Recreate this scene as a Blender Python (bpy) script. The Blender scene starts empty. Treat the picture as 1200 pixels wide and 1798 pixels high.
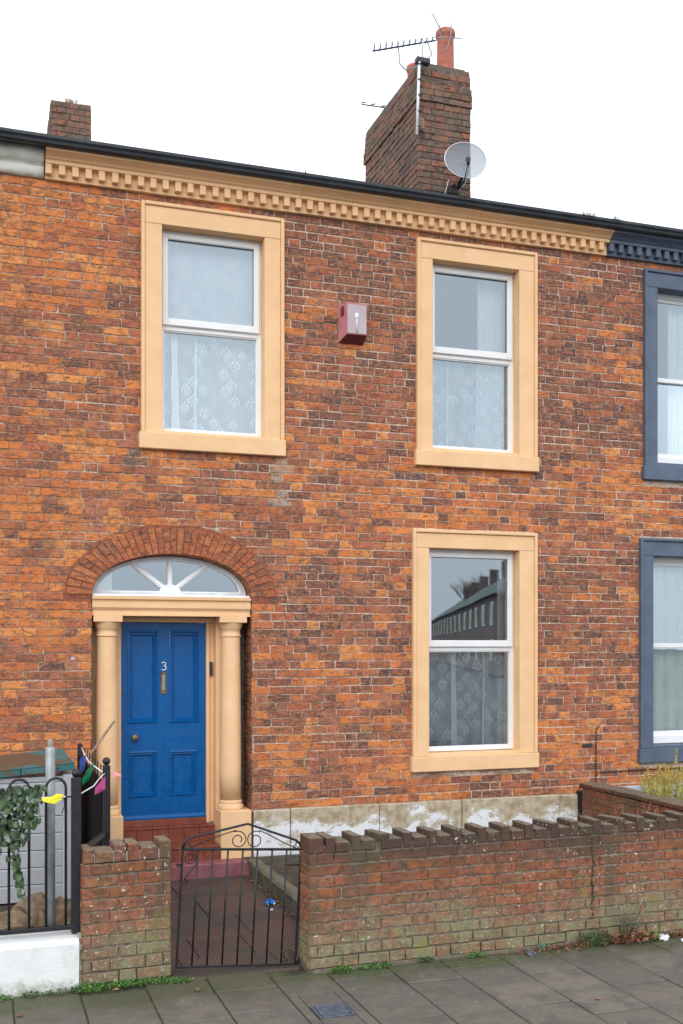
import bpy, bmesh, math, random
from mathutils import Vector, Matrix, Euler
PI = math.pi
rnd = random.Random(7)
scene = bpy.context.scene
C = scene.collection

# ------------------------------------------------------------------ camera, sky, sun, exposure
cam = bpy.data.objects.new('camera', bpy.data.cameras.new('camera'))
C.objects.link(cam)
cam.location = (0, -10, 2.13)
cam.rotation_euler = (PI/2, 0, -math.radians(18.84))
cam.data.sensor_width = 36
cam.data.lens = 1866/1798*36
cam.data.shift_y = (1134-899)/1798
cam.data.clip_start = .1
cam.data.clip_end = 3000
scene.camera = cam

world = bpy.data.worlds.new('World')
scene.world = world
world.use_nodes = True
wn = world.node_tree; wn.nodes.clear()
wo = wn.nodes.new('ShaderNodeOutputWorld'); bg = wn.nodes.new('ShaderNodeBackground')
sky = wn.nodes.new('ShaderNodeTexSky'); sky.sky_type = 'NISHITA'; sky.sun_disc = False
SUN_EL, SUN_ROT = math.radians(32), math.radians(205)
sky.sun_elevation = SUN_EL; sky.sun_rotation = SUN_ROT
sky.air_density = 1.0; sky.dust_density = 4.0; sky.ozone_density = 1.0
bw = wn.nodes.new('ShaderNodeRGBToBW')
tint = wn.nodes.new('ShaderNodeMix'); tint.data_type = 'RGBA'; tint.inputs[0].default_value = .9
even = wn.nodes.new('ShaderNodeMix'); even.data_type = 'RGBA'; even.inputs[0].default_value = .80
even.inputs[7].default_value = (13.3, 13.9, 14.8, 1)
wn.links.new(sky.outputs[0], bw.inputs[0]); wn.links.new(sky.outputs[0], tint.inputs[6])
wn.links.new(bw.outputs[0], tint.inputs[7]); wn.links.new(tint.outputs[2], even.inputs[6])
wn.links.new(even.outputs[2], bg.inputs[0])
bg.inputs[1].default_value = .1
wn.links.new(bg.outputs[0], wo.inputs[0])

sun = bpy.data.objects.new('sun', bpy.data.lights.new('sun', 'SUN'))
C.objects.link(sun)
sun.data.energy = .7; sun.data.angle = math.radians(40); sun.data.color = (1, .97, .92)
# sky rotation is measured from +Y towards +X
sd = Vector((math.sin(SUN_ROT)*math.cos(SUN_EL), math.cos(SUN_ROT)*math.cos(SUN_EL), math.sin(SUN_EL)))
sun.rotation_euler = (-sd).to_track_quat('-Z', 'Y').to_euler()
scene.view_settings.view_transform = 'Standard'
scene.view_settings.look = 'None'
scene.view_settings.exposure = 0.36
scene.view_settings.gamma = 1
scene.view_settings.use_curve_mapping = False
scene.render.engine = 'CYCLES'
scene.cycles.max_bounces = 8

# ------------------------------------------------------------------ helpers: noise
def h2(i, j, s=0):
    n = (i*374761393 + j*668265263 + s*2147483647) & 0xffffffff
    n = ((n ^ (n >> 13))*1274126177) & 0xffffffff
    return ((n ^ (n >> 16)) & 0xffffff)/0xffffff
def vn(x, y, s=0):
    i, j = math.floor(x), math.floor(y); u, v = x-i, y-j
    u = u*u*(3-2*u); v = v*v*(3-2*v)
    return (h2(i, j, s)*(1-u)+h2(i+1, j, s)*u)*(1-v)+(h2(i, j+1, s)*(1-u)+h2(i+1, j+1, s)*u)*v
def sst(a, b, x):
    t = min(1, max(0, (x-a)/(b-a))); return t*t*(3-2*t)

# ------------------------------------------------------------------ helpers: materials
class NT:
    def __init__(s, name):
        s.m = bpy.data.materials.new(name); s.m.use_nodes = True
        s.t = s.m.node_tree; s.n = s.t.nodes; s.l = s.t.links
        s.b = s.n['Principled BSDF']; s.out = s.n['Material Output']
        s.pos = s.n.new('ShaderNodeNewGeometry').outputs['Position']
    def noise(s, scale, detail=3, vec=None, stretch=None, rough=.55, dist=0):
        v = vec or s.pos
        if stretch:
            mp = s.n.new('ShaderNodeMapping'); mp.inputs['Scale'].default_value = stretch
            s.l.new(v, mp.inputs[0]); v = mp.outputs[0]
        n = s.n.new('ShaderNodeTexNoise'); n.inputs['Scale'].default_value = scale
        n.inputs['Detail'].default_value = detail; n.inputs['Roughness'].default_value = rough
        n.inputs['Distortion'].default_value = dist
        s.l.new(v, n.inputs['Vector']); return n.outputs['Fac']
    def vor(s, scale, stretch=None):
        v = s.pos
        if stretch:
            mp = s.n.new('ShaderNodeMapping'); mp.inputs['Scale'].default_value = stretch
            s.l.new(v, mp.inputs[0]); v = mp.outputs[0]
        n = s.n.new('ShaderNodeTexVoronoi'); n.inputs['Scale'].default_value = scale
        s.l.new(v, n.inputs['Vector']); return n.outputs['Distance']
    def ramp(s, fac, a, b, lo=0., hi=1.):
        r = s.n.new('ShaderNodeMapRange'); r.interpolation_type = 'SMOOTHSTEP'
        r.inputs[1].default_value = a; r.inputs[2].default_value = b
        r.inputs[3].default_value = lo; r.inputs[4].default_value = hi
        s.l.new(fac, r.inputs[0]); return r.outputs[0]
    def mth(s, op, a, b=0.):
        m = s.n.new('ShaderNodeMath'); m.operation = op
        for i, v in enumerate((a, b)):
            if isinstance(v, (int, float)): m.inputs[i].default_value = v
            else: s.l.new(v, m.inputs[i])
        return m.outputs[0]
    def mix(s, fac, a, b, mode='MIX'):
        m = s.n.new('ShaderNodeMix'); m.data_type = 'RGBA'; m.blend_type = mode
        for i, v in ((0, fac), (6, a), (7, b)):
            if isinstance(v, (int, float)): m.inputs[i].default_value = v
            elif isinstance(v, tuple): m.inputs[i].default_value = (*v, 1) if len(v) == 3 else v
            else: s.l.new(v, m.inputs[i])
        return m.outputs[2]
    def axis(s, k):
        x = s.n.new('ShaderNodeSeparateXYZ'); s.l.new(s.pos, x.inputs[0]); return x.outputs[k]
    def fin(s, col, rough=.8, bump=None, bstr=.3, bdist=.003, metal=0., spec=None, bevel=0):
        if isinstance(col, tuple): s.b.inputs['Base Color'].default_value = (*col, 1)
        else: s.l.new(col, s.b.inputs['Base Color'])
        if isinstance(rough, (int, float)): s.b.inputs['Roughness'].default_value = rough
        else: s.l.new(rough, s.b.inputs['Roughness'])
        s.b.inputs['Metallic'].default_value = metal
        if spec is not None: s.b.inputs['Specular IOR Level'].default_value = spec
        if bump is not None:
            b = s.n.new('ShaderNodeBump'); b.inputs['Strength'].default_value = bstr
            b.inputs['Distance'].default_value = bdist
            s.l.new(bump, b.inputs['Height']); s.l.new(b.outputs[0], s.b.inputs['Normal'])
        return s.m

def m_plain(name, col, rough=.7, var=.12, scale=8, bump=.15, metal=0., dirt=None, dirtf=(.55, .75), spec=None):
    t = NT(name)
    n = t.noise(scale, 5)
    c = t.mix(t.ramp(n, .3, .7), tuple(x*(1-var) for x in col), tuple(min(.9, x*(1+var)) for x in col))
    if dirt:
        c = t.mix(t.ramp(t.noise(scale*.45, 7, rough=.65), dirtf[0], dirtf[1]), c, dirt)
    return t.fin(c, rough, t.noise(60, 4), bump, .002, metal, spec)

def m_brick(name, source, wall='house'):
    t = NT(name)
    if source == 'attr':
        a = t.n.new('ShaderNodeAttribute'); a.attribute_name = 'bcol'; base = a.outputs['Color']
    else:
        a = t.n.new('ShaderNodeObjectInfo'); base = a.outputs['Color']
    n1 = t.noise(14, 6, rough=.75, stretch=(1, 1, 1.7), dist=.5)
    n2 = t.noise(27, 5, rough=.75, stretch=(1, 1, 1.6))
    n3 = t.noise(110, 3, rough=.7)
    n4 = t.noise(6, 7, rough=.72, stretch=(1, 1, 4.), dist=.4)
    if wall == 'house':
        c = t.mix(t.ramp(n1, .49, .57, 0, .66), base, (.135, .074, .058))
        c = t.mix(t.ramp(n2, .49, .57, 0, .62), c, (.58, .185, .06))
        c = t.mix(t.ramp(n4, .54, .62, 0, .72), c, (.088, .062, .056))
        c = t.mix(t.ramp(t.noise(10, 6, rough=.74, stretch=(1.2, 1, 2.0), dist=.3), .53, .62, 0, .5), c, (.50, .27, .17))
        c = t.mix(t.ramp(t.noise(21, 5, rough=.7), .59, .65, 0, .5), c, (.20, .125, .10))
        wash = t.noise(2.6, 6, rough=.62, stretch=(1, 1, 1.6))
        c = t.mix(t.ramp(wash, .55, .66, 0, .55), c, (.155, .088, .070))
        c = t.mix(t.ramp(wash, .46, .34, 0, .5), c, (.60, .22, .075))
        c = t.mix(t.ramp(n3, .25, .75), t.mix(1., c, (.74, .74, .74), 'MULTIPLY'), t.mix(1., c, (1.2, 1.2, 1.2), 'MULTIPLY'))
        bs = .5
    elif wall == 'chimney':
        c = t.mix(t.ramp(n1, .40, .58, 0, .8), base, (.13, .10, .085))
        c = t.mix(t.ramp(n2, .52, .75, 0, .5), c, (.38, .13, .07))
        c = t.mix(t.ramp(t.noise(5, 6, rough=.7), .45, .62, 0, .65), c, (.15, .14, .095))
        c = t.mix(t.ramp(t.noise(19, 6, rough=.75), .50, .58, 0, .7), c, (.24, .16, .12))
        c = t.mix(t.ramp(t.noise(9, 6, rough=.75), .54, .60, 0, .7), c, (.10, .075, .065))
        c = t.mix(t.ramp(t.noise(15, 5, rough=.7), .60, .66, 0, .7), c, (.25, .26, .17))
        c = t.mix(t.ramp(n4, .56, .66, 0, .85), c, (.03, .027, .025))
        bs = .9
    else:
        z = t.axis(2)
        zn = t.mth('ADD', z, t.mth('MULTIPLY', t.mth('SUBTRACT', t.noise(2.2, 5), .5), .55))
        c = t.mix(t.ramp(n2, .44, .60, 0, .6), base, (.34, .12, .045))
        c = t.mix(t.ramp(n1, .46, .58, 0, .75), c, (.115, .06, .042))
        # algae near the pavement, soot near the coping, drips, lichen
        c = t.mix(t.mth('MULTIPLY', t.ramp(zn, .46, .10, 0, .9), t.ramp(n1, .30, .62, .35, .9)), c, (.17, .165, .10))
        c = t.mix(t.mth('MULTIPLY', t.ramp(zn, .40, .14), t.ramp(t.noise(6, 6, rough=.7), .46, .56, 0, .75)), c, (.215, .235, .135))
        c = t.mix(t.mth('MULTIPLY', t.ramp(zn, .55, .2), t.ramp(n2, .5, .6, 0, .6)), c, (.38, .25, .18))
        c = t.mix(t.mth('MULTIPLY', t.ramp(zn, .52, .80, 0, .88), t.ramp(t.mth('ADD', t.axis(0), t.mth('MULTIPLY', n1, .8)), 1.7, 3.0, .35, 1.)), c, (.068, .050, .040))
        drip = t.noise(4.5, 4, stretch=(1, 1, .12))
        c = t.mix(t.mth('MULTIPLY', t.ramp(drip, .52, .66, 0, .7), t.ramp(z, .1, .4)), c, (.10, .085, .055))
        lich = t.ramp(t.noise(48, 2, dist=.8), .65, .69)
        c = t.mix(t.mth('MULTIPLY', lich, t.mth('MULTIPLY', t.ramp(t.noise(1.7, 3), .42, .54), t.ramp(t.noise(9, 3), .42, .52))), c, (.66, .64, .56))
        c = t.mix(t.ramp(t.noise(26, 4, rough=.75), .69, .74, 0, .6), c, (.50, .47, .40))
        c = t.mix(t.mth('MULTIPLY', t.ramp(t.noise(6, 4), .58, .68, 0, .7), t.ramp(z, .7, .2)), c, (.21, .20, .07))
        nz = t.n.new('ShaderNodeNewGeometry').outputs['Normal']; sx = t.n.new('ShaderNodeSeparateXYZ'); t.l.new(nz, sx.inputs[0])
        c = t.mix(t.mth('MULTIPLY', t.ramp(sx.outputs[2], .5, .9), t.ramp(n2, .35, .6, .2, .9)), c, (.22, .195, .14))
        c = t.mix(t.ramp(n3, .25, .75), t.mix(1., c, (.8, .8, .8), 'MULTIPLY'), t.mix(1., c, (1.15, 1.15, 1.15), 'MULTIPLY'))
        bs = .6
    hgt = t.mth('ADD', t.mth('MULTIPLY', n2, .6), t.mth('MULTIPLY', n3, .5))
    return t.fin(c, .9, hgt, bs, .006, spec=.25)

def m_mortar():
    t = NT('lime_mortar')
    x = t.axis(0); z = t.axis(2)
    n = t.noise(1.3, 5); f = t.noise(30, 5, rough=.7)
    pale = t.mix(t.ramp(f, .35, .62), (.40, .29, .21), (.72, .60, .50))
    dirty = t.mix(t.ramp(f, .38, .68), (.20, .10, .06), (.52, .36, .25))
    xs = t.mth('ADD', t.mth('ADD', t.mth('MULTIPLY', x, .16), t.mth('MULTIPLY', z, .07)), t.mth('MULTIPLY', t.mth('SUBTRACT', n, .5), 1.9))
    c = t.mix(t.ramp(xs, .0, .9), dirty, pale)
    c = t.mix(t.ramp(t.noise(4, 6, rough=.7, stretch=(.7, 1, 2.5)), .46, .60, 0, .8), c, (.27, .145, .09))
    return t.fin(c, .95, f, .6, .006, spec=.2)
def m_wallmortar():
    t = NT('garden_wall_mortar')
    z = t.axis(2); f = t.noise(25, 5, rough=.7)
    c = t.mix(t.ramp(f, .35, .65), (.12, .095, .07), (.32, .27, .21))
    c = t.mix(t.ramp(z, .35, .05, 0, .7), c, (.14, .13, .09))
    c = t.mix(t.ramp(z, .6, .85, 0, .7), c, (.06, .05, .04))
    return t.fin(c, .95, f, .6, .006, spec=.2)

def m_glass():
    t = NT('window_glass')
    g = t.n.new('ShaderNodeBsdfGlossy'); g.inputs['Roughness'].default_value = .015
    g.inputs['Color'].default_value = (.78, .91, 1, 1)
    n = t.noise(1.6, 2); b = t.n.new('ShaderNodeBump'); b.inputs['Strength'].default_value = .08; b.inputs['Distance'].default_value = .004
    t.l.new(n, b.inputs['Height']); t.l.new(b.outputs[0], g.inputs['Normal'])
    tr = t.n.new('ShaderNodeBsdfTransparent'); tr.inputs['Color'].default_value = (.96, .98, .98, 1)
    fr = t.n.new('ShaderNodeFresnel'); fr.inputs['IOR'].default_value = 1.5
    f = t.mth('ADD', t.mth('MULTIPLY', fr.outputs[0], 2.2), .20)
    mx = t.n.new('ShaderNodeMixShader'); t.l.new(f, mx.inputs[0]); t.l.new(tr.outputs[0], mx.inputs[1]); t.l.new(g.outputs[0], mx.inputs[2])
    t.l.new(mx.outputs[0], t.out.inputs['Surface']); return t.m

def m_net(name, col, opac):
    t = NT(name)
    d = t.n.new('ShaderNodeBsdfDiffuse'); d.inputs[0].default_value = (*col, 1)
    tl = t.n.new('ShaderNodeBsdfTranslucent'); tl.inputs[0].default_value = (*col, 1)
    a = t.n.new('ShaderNodeMixShader'); a.inputs[0].default_value = .25
    t.l.new(d.outputs[0], a.inputs[1]); t.l.new(tl.outputs[0], a.inputs[2])
    tr = t.n.new('ShaderNodeBsdfTransparent')
    # threads seen edge-on in the folds hide more of the room
    lw = t.n.new('ShaderNodeLayerWeight'); lw.inputs[0].default_value = .35
    f = t.mth('ADD', t.mth('MULTIPLY', lw.outputs['Facing'], .9), opac)
    f = t.mth('ADD', f, t.ramp(t.noise(9, 4, stretch=(1, 1, .6)), .3, .7, -.07, .07))
    f = t.mth('MINIMUM', f, 1.)
    mx = t.n.new('ShaderNodeMixShader'); t.l.new(f, mx.inputs[0]); t.l.new(tr.outputs[0], mx.inputs[1]); t.l.new(a.outputs[0], mx.inputs[2])
    t.l.new(mx.outputs[0], t.out.inputs['Surface']); return t.m

def m_plinth():
    t = NT('peeling_painted_stone')
    z = t.axis(2)
    n = t.noise(4.2, 7, rough=.68, stretch=(.8, 1, 1.2), dist=.3)
    zz = t.mth('SUBTRACT', n, t.mth('MULTIPLY', t.mth('SUBTRACT', z, .33), .80))
    st = t.mix(t.ramp(t.noise(14, 5), .35, .65), (.34, .26, .17), (.52, .44, .31))
    st = t.mix(t.ramp(t.noise(3, 5), .55, .7, 0, .6), st, (.60, .55, .46))
    c = t.mix(t.ramp(zz, .40, .50, 0, .7), st, (.60, .58, .52))
    c = t.mix(t.ramp(zz, .485, .51), c, (.76, .78, .81))
    c = t.mix(t.ramp(t.noise(9, 6, rough=.75, stretch=(1, 1, .35)), .55, .70, 0, .45), c, (.30, .27, .21))
    c = t.mix(t.ramp(t.noise(7, 6, rough=.75), .63, .68, 0, .85), c, (.10, .075, .06))
    c = t.mix(t.ramp(z, .16, .02, 0, .8), c, (.13, .13, .07))
    return t.fin(c, .9, n, .5, .01)

def m_slab():
    t = NT('concrete_paving')
    oi = t.n.new('ShaderNodeObjectInfo')
    y = t.axis(1)
    n = t.noise(5, 6, rough=.65); f = t.noise(160, 2)
    c = t.mix(t.ramp(oi.outputs['Random'], 0, 1), (.108, .097, .084), (.178, .155, .128))
    c = t.mix(t.ramp(n, .42, .66), c, (.082, .078, .068))
    c = t.mix(t.ramp(t.noise(1.4, 7, rough=.7), .54, .60, 0, .45), c, (.058, .058, .044))
    c = t.mix(t.ramp(t.noise(11, 5), .52, .66, 0, .5), c, (.185, .15, .115))
    c = t.mix(t.ramp(f, .38, .66, 0, .5), c, (.19, .165, .135))
    tc = t.n.new('ShaderNodeTexCoord'); ln = t.n.new('ShaderNodeVectorMath'); ln.operation = 'LENGTH'; t.l.new(tc.outputs['Object'], ln.inputs[0])
    c = t.mix(t.ramp(t.mth('ADD', ln.outputs['Value'], t.mth('MULTIPLY', n, .14)), .19, .30, 0, .45), c, (.11, .105, .09))
    near = t.mth('ADD', y, t.mth('MULTIPLY', t.noise(3, 5), .8))
    c = t.mix(t.ramp(near, -3.42, -3.05, 0, .75), c, (.07, .075, .035))
    c = t.mix(t.ramp(t.noise(2.3, 5, rough=.7), .58, .72, 0, .5), c, (.10, .105, .06))
    c = t.mix(t.ramp(t.vor(9), .09, .06, 0, .55), c, (.34, .33, .30))
    c = t.mix(t.ramp(t.noise(60, 4, rough=.7), .60, .70, 0, .5), c, (.06, .055, .045))
    return t.fin(c, t.ramp(n, .3, .7, .55, .85), t.mth('ADD', t.mth('MULTIPLY', f, .3), n), .5, .006, spec=.35)

def m_door():
    t = NT('blue_door_paint')
    n = t.noise(40, 4, stretch=(3, 1, .25))
    c = t.mix(t.ramp(n, .3, .7), (.000, .078, .27), (.001, .10, .33))
    c = t.mix(t.ramp(t.noise(9, 6, rough=.75), .70, .76, 0, .25), c, (.03, .12, .30))
    return t.fin(c, t.ramp(t.noise(12, 4), .3, .7, .22, .40), n, .25, .002, spec=.32)

MT = {}
def build_materials():
    
    t = NT('cream_masonry_paint')
    n = t.noise(3.5, 6, rough=.65)
    c = t.mix(t.ramp(n, .3, .7), (.78, .495, .268), (.85, .56, .32))
    c = t.mix(t.ramp(t.noise(16, 7, rough=.8, stretch=(1, 1, .22)), .60, .76, 0, .4), c, (.56, .38, .22))
    c = t.mix(t.ramp(t.noise(34, 3), .70, .74, 0, .6), c, (.42, .30, .20))
    MT['cream'] = t.fin(c, .7, t.noise(22, 6, rough=.65), .5, .005, spec=.25)
    MT['slate_blue'] = m_plain('slate_blue_paint', (.088, .118, .175), .55, .12, 5, .2, dirt=(.12, .145, .19))
    MT['brick'] = m_brick('house_brick_pieces', 'obj'); MT['brick_mass'] = m_brick('house_brick_mass', 'attr')
    MT['chim'] = m_brick('chimney_brick', 'attr', 'chimney')
    MT['gbrick'] = m_brick('garden_brick_pieces', 'obj', 'garden'); MT['gbrick_mass'] = m_brick('garden_brick_mass', 'attr', 'garden')
    MT['mortar'] = m_mortar(); MT['gmortar'] = m_wallmortar()
    MT['redmortar'] = m_plain('red_pointing', (.27, .085, .045), .9, .3, 20, .5)
    MT['archbrick'] = m_brick('arch_brick', 'obj')
    MT['cmortar'] = m_plain('sooty_mortar', (.13, .105, .085), .95, .35, 20, .8)
    MT['pvc'] = m_plain('white_pvc', (.80, .81, .82), .35, .03, 4, .03)
    MT['oldwhite'] = m_plain('grey_white_paint', (.66, .68, .70), .5, .12, 8, .1)
    MT['glass'] = m_glass()
    MT['net'] = m_net('net_curtain', (.84, .92, .98), .46); MT['net_dense'] = m_net('dense_net_curtain', (.88, .94, .99), .90)
    MT['net_dim'] = m_net('sheer_lace', (.80, .91, 1.), .40)
    MT['foldnet'] = m_net('gathered_net', (.90, .96, 1.), .8)
    MT['sprig'] = m_net('lace_motif', (.93, .97, 1.), .85)
    MT['drape'] = m_net('white_drape', (.85, .90, .90), .9)
    MT['greendrape'] = m_net('pale_drape', (.74, .84, .80), .93)
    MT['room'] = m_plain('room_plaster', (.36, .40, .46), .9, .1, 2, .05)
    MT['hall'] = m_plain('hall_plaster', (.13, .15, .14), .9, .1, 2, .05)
    MT['gutter'] = m_plain('black_gutter', (.018, .022, .030), .4, .3, 6, .1, dirt=(.05, .055, .06))
    MT['render'] = m_plain('rough_grey_render', (.68, .69, .62), .9, .12, 7, .9, dirt=(.48, .50, .43))
    MT['plinth'] = m_plinth(); MT['slab'] = m_slab(); MT['door'] = m_door()
    MT['brass'] = m_plain('dull_brass', (.22, .17, .10), .45, .25, 30, .1, metal=.8)
    MT['chrome'] = m_plain('white_metal_number', (.85, .86, .88), .35, .02, 5, 0)
    MT['dark'] = m_plain('dark_plastic', (.03, .032, .036), .5, .15, 20, .1)
    MT['iron'] = m_plain('black_painted_iron', (.012, .013, .016), .42, .4, 30, .3, dirt=(.05, .03, .022), dirtf=(.64, .8))
    MT['mattblack'] = m_plain('matt_black', (.008, .009, .011), .9, .3, 30, .1, spec=.1)
    MT['redtile'] = m_plain('red_quarry_tile', (.215, .052, .030), .45, .2, 10, .2, dirt=(.28, .12, .08))
    MT['redpaint'] = m_plain('faded_red_step_paint', (.25, .085, .10), .6, .2, 9, .3, dirt=(.36, .22, .22), dirtf=(.58, .72))
    MT['gbox'] = m_plain('grey_plastic_boards', (.46, .47, .51), .55, .06, 5, .15)
    MT['teal'] = m_plain('teal_plastic_lid', (.035, .15, .155), .4, .15, 6, .1, dirt=(.11, .075, .05), dirtf=(.50, .56))
    MT['galv'] = m_plain('galvanised_steel', (.30, .33, .34), .45, .15, 14, .1, metal=.35)
    t = NT('white_masonry_paint')
    n = t.noise(5, 6, rough=.7); z = t.axis(2)
    c = t.mix(t.ramp(n, .3, .7), (.72, .75, .75), (.80, .82, .82))
    zz = t.mth('ADD', z, t.mth('MULTIPLY', t.mth('SUBTRACT', t.noise(9, 6, rough=.75), .5), .35))
    c = t.mix(t.ramp(zz, .09, -.02, 0, .8), c, (.22, .22, .14))
    c = t.mix(t.ramp(t.noise(22, 5, rough=.75), .66, .72, 0, .55), c, (.42, .40, .34))
    c = t.mix(t.ramp(t.noise(7, 5, rough=.7, stretch=(1, 1, .3)), .54, .68, 0, .3), c, (.50, .52, .48))
    MT['whitewall'] = t.fin(c, .85, t.noise(30, 6, rough=.7), .9, .006)
    MT['cement'] = m_plain('cement', (.34, .31, .25), .95, .25, 14, .8)
    MT['soil'] = m_plain('garden_soil', (.06, .045, .03), .95, .4, 9, 1., dirt=(.07, .08, .03))
    MT['path'] = None
    t = NT('damp_red_path')
    n = t.noise(4, 6, rough=.7)
    c = t.mix(t.ramp(n, .35, .65), (.062, .043, .037), (.115, .060, .046))
    c = t.mix(t.ramp(t.noise(2, 6, rough=.65), .46, .58, 0, .8), c, (.048, .047, .040))
    c = t.mix(t.ramp(t.noise(5, 6, rough=.7), .56, .66, 0, .6), c, (.085, .09, .04))
    c = t.mix(t.ramp(t.noise(50, 3), .64, .72, 0, .5), c, (.24, .20, .17))
    MT['path'] = t.fin(c, t.ramp(n, .3, .7, .45, .8), n, .4, .008)
    MT['moss'] = m_plain('moss_joint', (.055, .062, .028), .95, .5, 9, .9, dirt=(.10, .09, .065))
    MT['darkmoss'] = m_plain('dark_moss', (.04, .045, .025), .95, .5, 30, .9, dirt=(.13, .10, .07))
    MT['kerb'] = m_plain('mossy_kerb', (.13, .12, .085), .95, .3, 9, .8, dirt=(.10, .12, .04))
    MT['grass'] = m_plain('weed_green', (.075, .19, .03), .7, .35, 20, .1)
    MT['darkleaf'] = m_plain('dark_leaf', (.05, .10, .035), .6, .35, 20, .1)
    MT['greyleaf'] = m_plain('grey_green_leaf', (.12, .20, .15), .6, .3, 20, .1)
    MT['yellow'] = m_plain('yellow_foliage', (.46, .40, .07), .7, .3, 14, .1)
    MT['yelgreen'] = m_plain('yellow_green_foliage', (.24, .28, .05), .7, .3, 14, .1)
    MT['straw'] = m_plain('dead_stems', (.36, .26, .15), .9, .3, 14, .1)
    MT['litter'] = m_plain('dead_leaves', (.20, .085, .04), .85, .5, 30, .2)
    MT['ivy'] = m_plain('artificial_ivy', (.075, .12, .06), .6, .45, 22, .1)
    MT['darkivy'] = m_plain('artificial_ivy_inner', (.05, .075, .045), .7, .5, 22, .1)
    MT['ivygrey'] = m_plain('artificial_ivy_grey', (.24, .27, .27), .6, .3, 22, .1)
    MT['rock'] = m_plain('brown_stone', (.23, .16, .105), .95, .35, 16, 1., dirt=(.34, .27, .20))
    MT['wood'] = m_plain('weathered_wood', (.27, .19, .14), .85, .25, 30, .4)
    MT['slate'] = m_plain('roof_slate', (.07, .075, .085), .7, .3, 6, .4)
    MT['pot'] = m_plain('terracotta', (.42, .135, .09), .8, .18, 12, .4, dirt=(.45, .30, .24), dirtf=(.55, .75))
    MT['alu'] = m_plain('aluminium_tube', (.62, .63, .66), .35, .1, 10, .1, metal=.5)
    MT['whitebox'] = m_plain('white_pipe', (.82, .82, .84), .5, .05, 6, .1)
    MT['aerialblue'] = m_plain('dark_aerial_plastic', (.035, .045, .09), .5, .2, 10, .1)
    MT['dishmat'] = None
    t = NT('perforated_dish_mesh')
    g = t.n.new('ShaderNodeBsdfDiffuse'); g.inputs[0].default_value = (.30, .33, .38, 1)
    tr = t.n.new('ShaderNodeBsdfTransparent'); mx = t.n.new('ShaderNodeMixShader'); mx.inputs[0].default_value = .74
    t.l.new(tr.outputs[0], mx.inputs[1]); t.l.new(g.outputs[0], mx.inputs[2]); t.l.new(mx.outputs[0], t.out.inputs['Surface'])
    MT['dishmat'] = t.m
    MT['alarmpink'] = m_plain('faded_pink_plastic', (.50, .19, .21), .6, .1, 8, .1)
    MT['alarmface'] = m_plain('bleached_alarm_face', (.46, .38, .41), .6, .08, 6, .1, dirt=(.62, .35, .38), dirtf=(.6, .8))
    MT['alarmred'] = m_plain('dark_red_plastic', (.15, .025, .03), .6, .1, 8, .1)
    for k, c in dict(fyellow=(.85, .78, .02), fblue=(.01, .07, .35), fgreen=(.0, .36, .14), fpink=(.80, .10, .42), fpale=(.90, .38, .36)).items():
        MT[k] = m_plain('bunting_'+k[1:], c, .5, .06, 9, .05)
    MT['toyblue'] = m_plain('toy_blue_plastic', (.02, .22, .75), .35, .1, 9, .05)
    MT['paper'] = m_plain('white_litter', (.75, .78, .80), .6, .06, 9, .2)
    MT['castiron'] = m_plain('blue_grey_cast_iron', (.085, .10, .13), .6, .3, 30, .8)
    MT['asphalt'] = m_plain('asphalt', (.05, .05, .052), .9, .2, 3, .5)
    MT['lawn'] = m_plain('far_ground', (.11, .11, .105), .95, .3, .3, .3)
    MT['farslate'] = m_plain('far_roof_slate', (.20, .235, .21), .8, .2, .6, .1)
    MT['farbrick'] = m_plain('far_terrace_brick', (.24, .17, .15), .9, .25, .8, .1)
    MT['farlit'] = m_plain('far_window_dressing', (.75, .70, .5), .8, .1, .8, .1)
    MT['flash'] = m_plain('black_bitumen', (.012, .015, .02), .5, .3, 20, .3)
    MT['ledge'] = m_plain('pale_lead_ledge', (.42, .45, .50), .7, .2, 9, .3)
build_materials()

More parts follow.
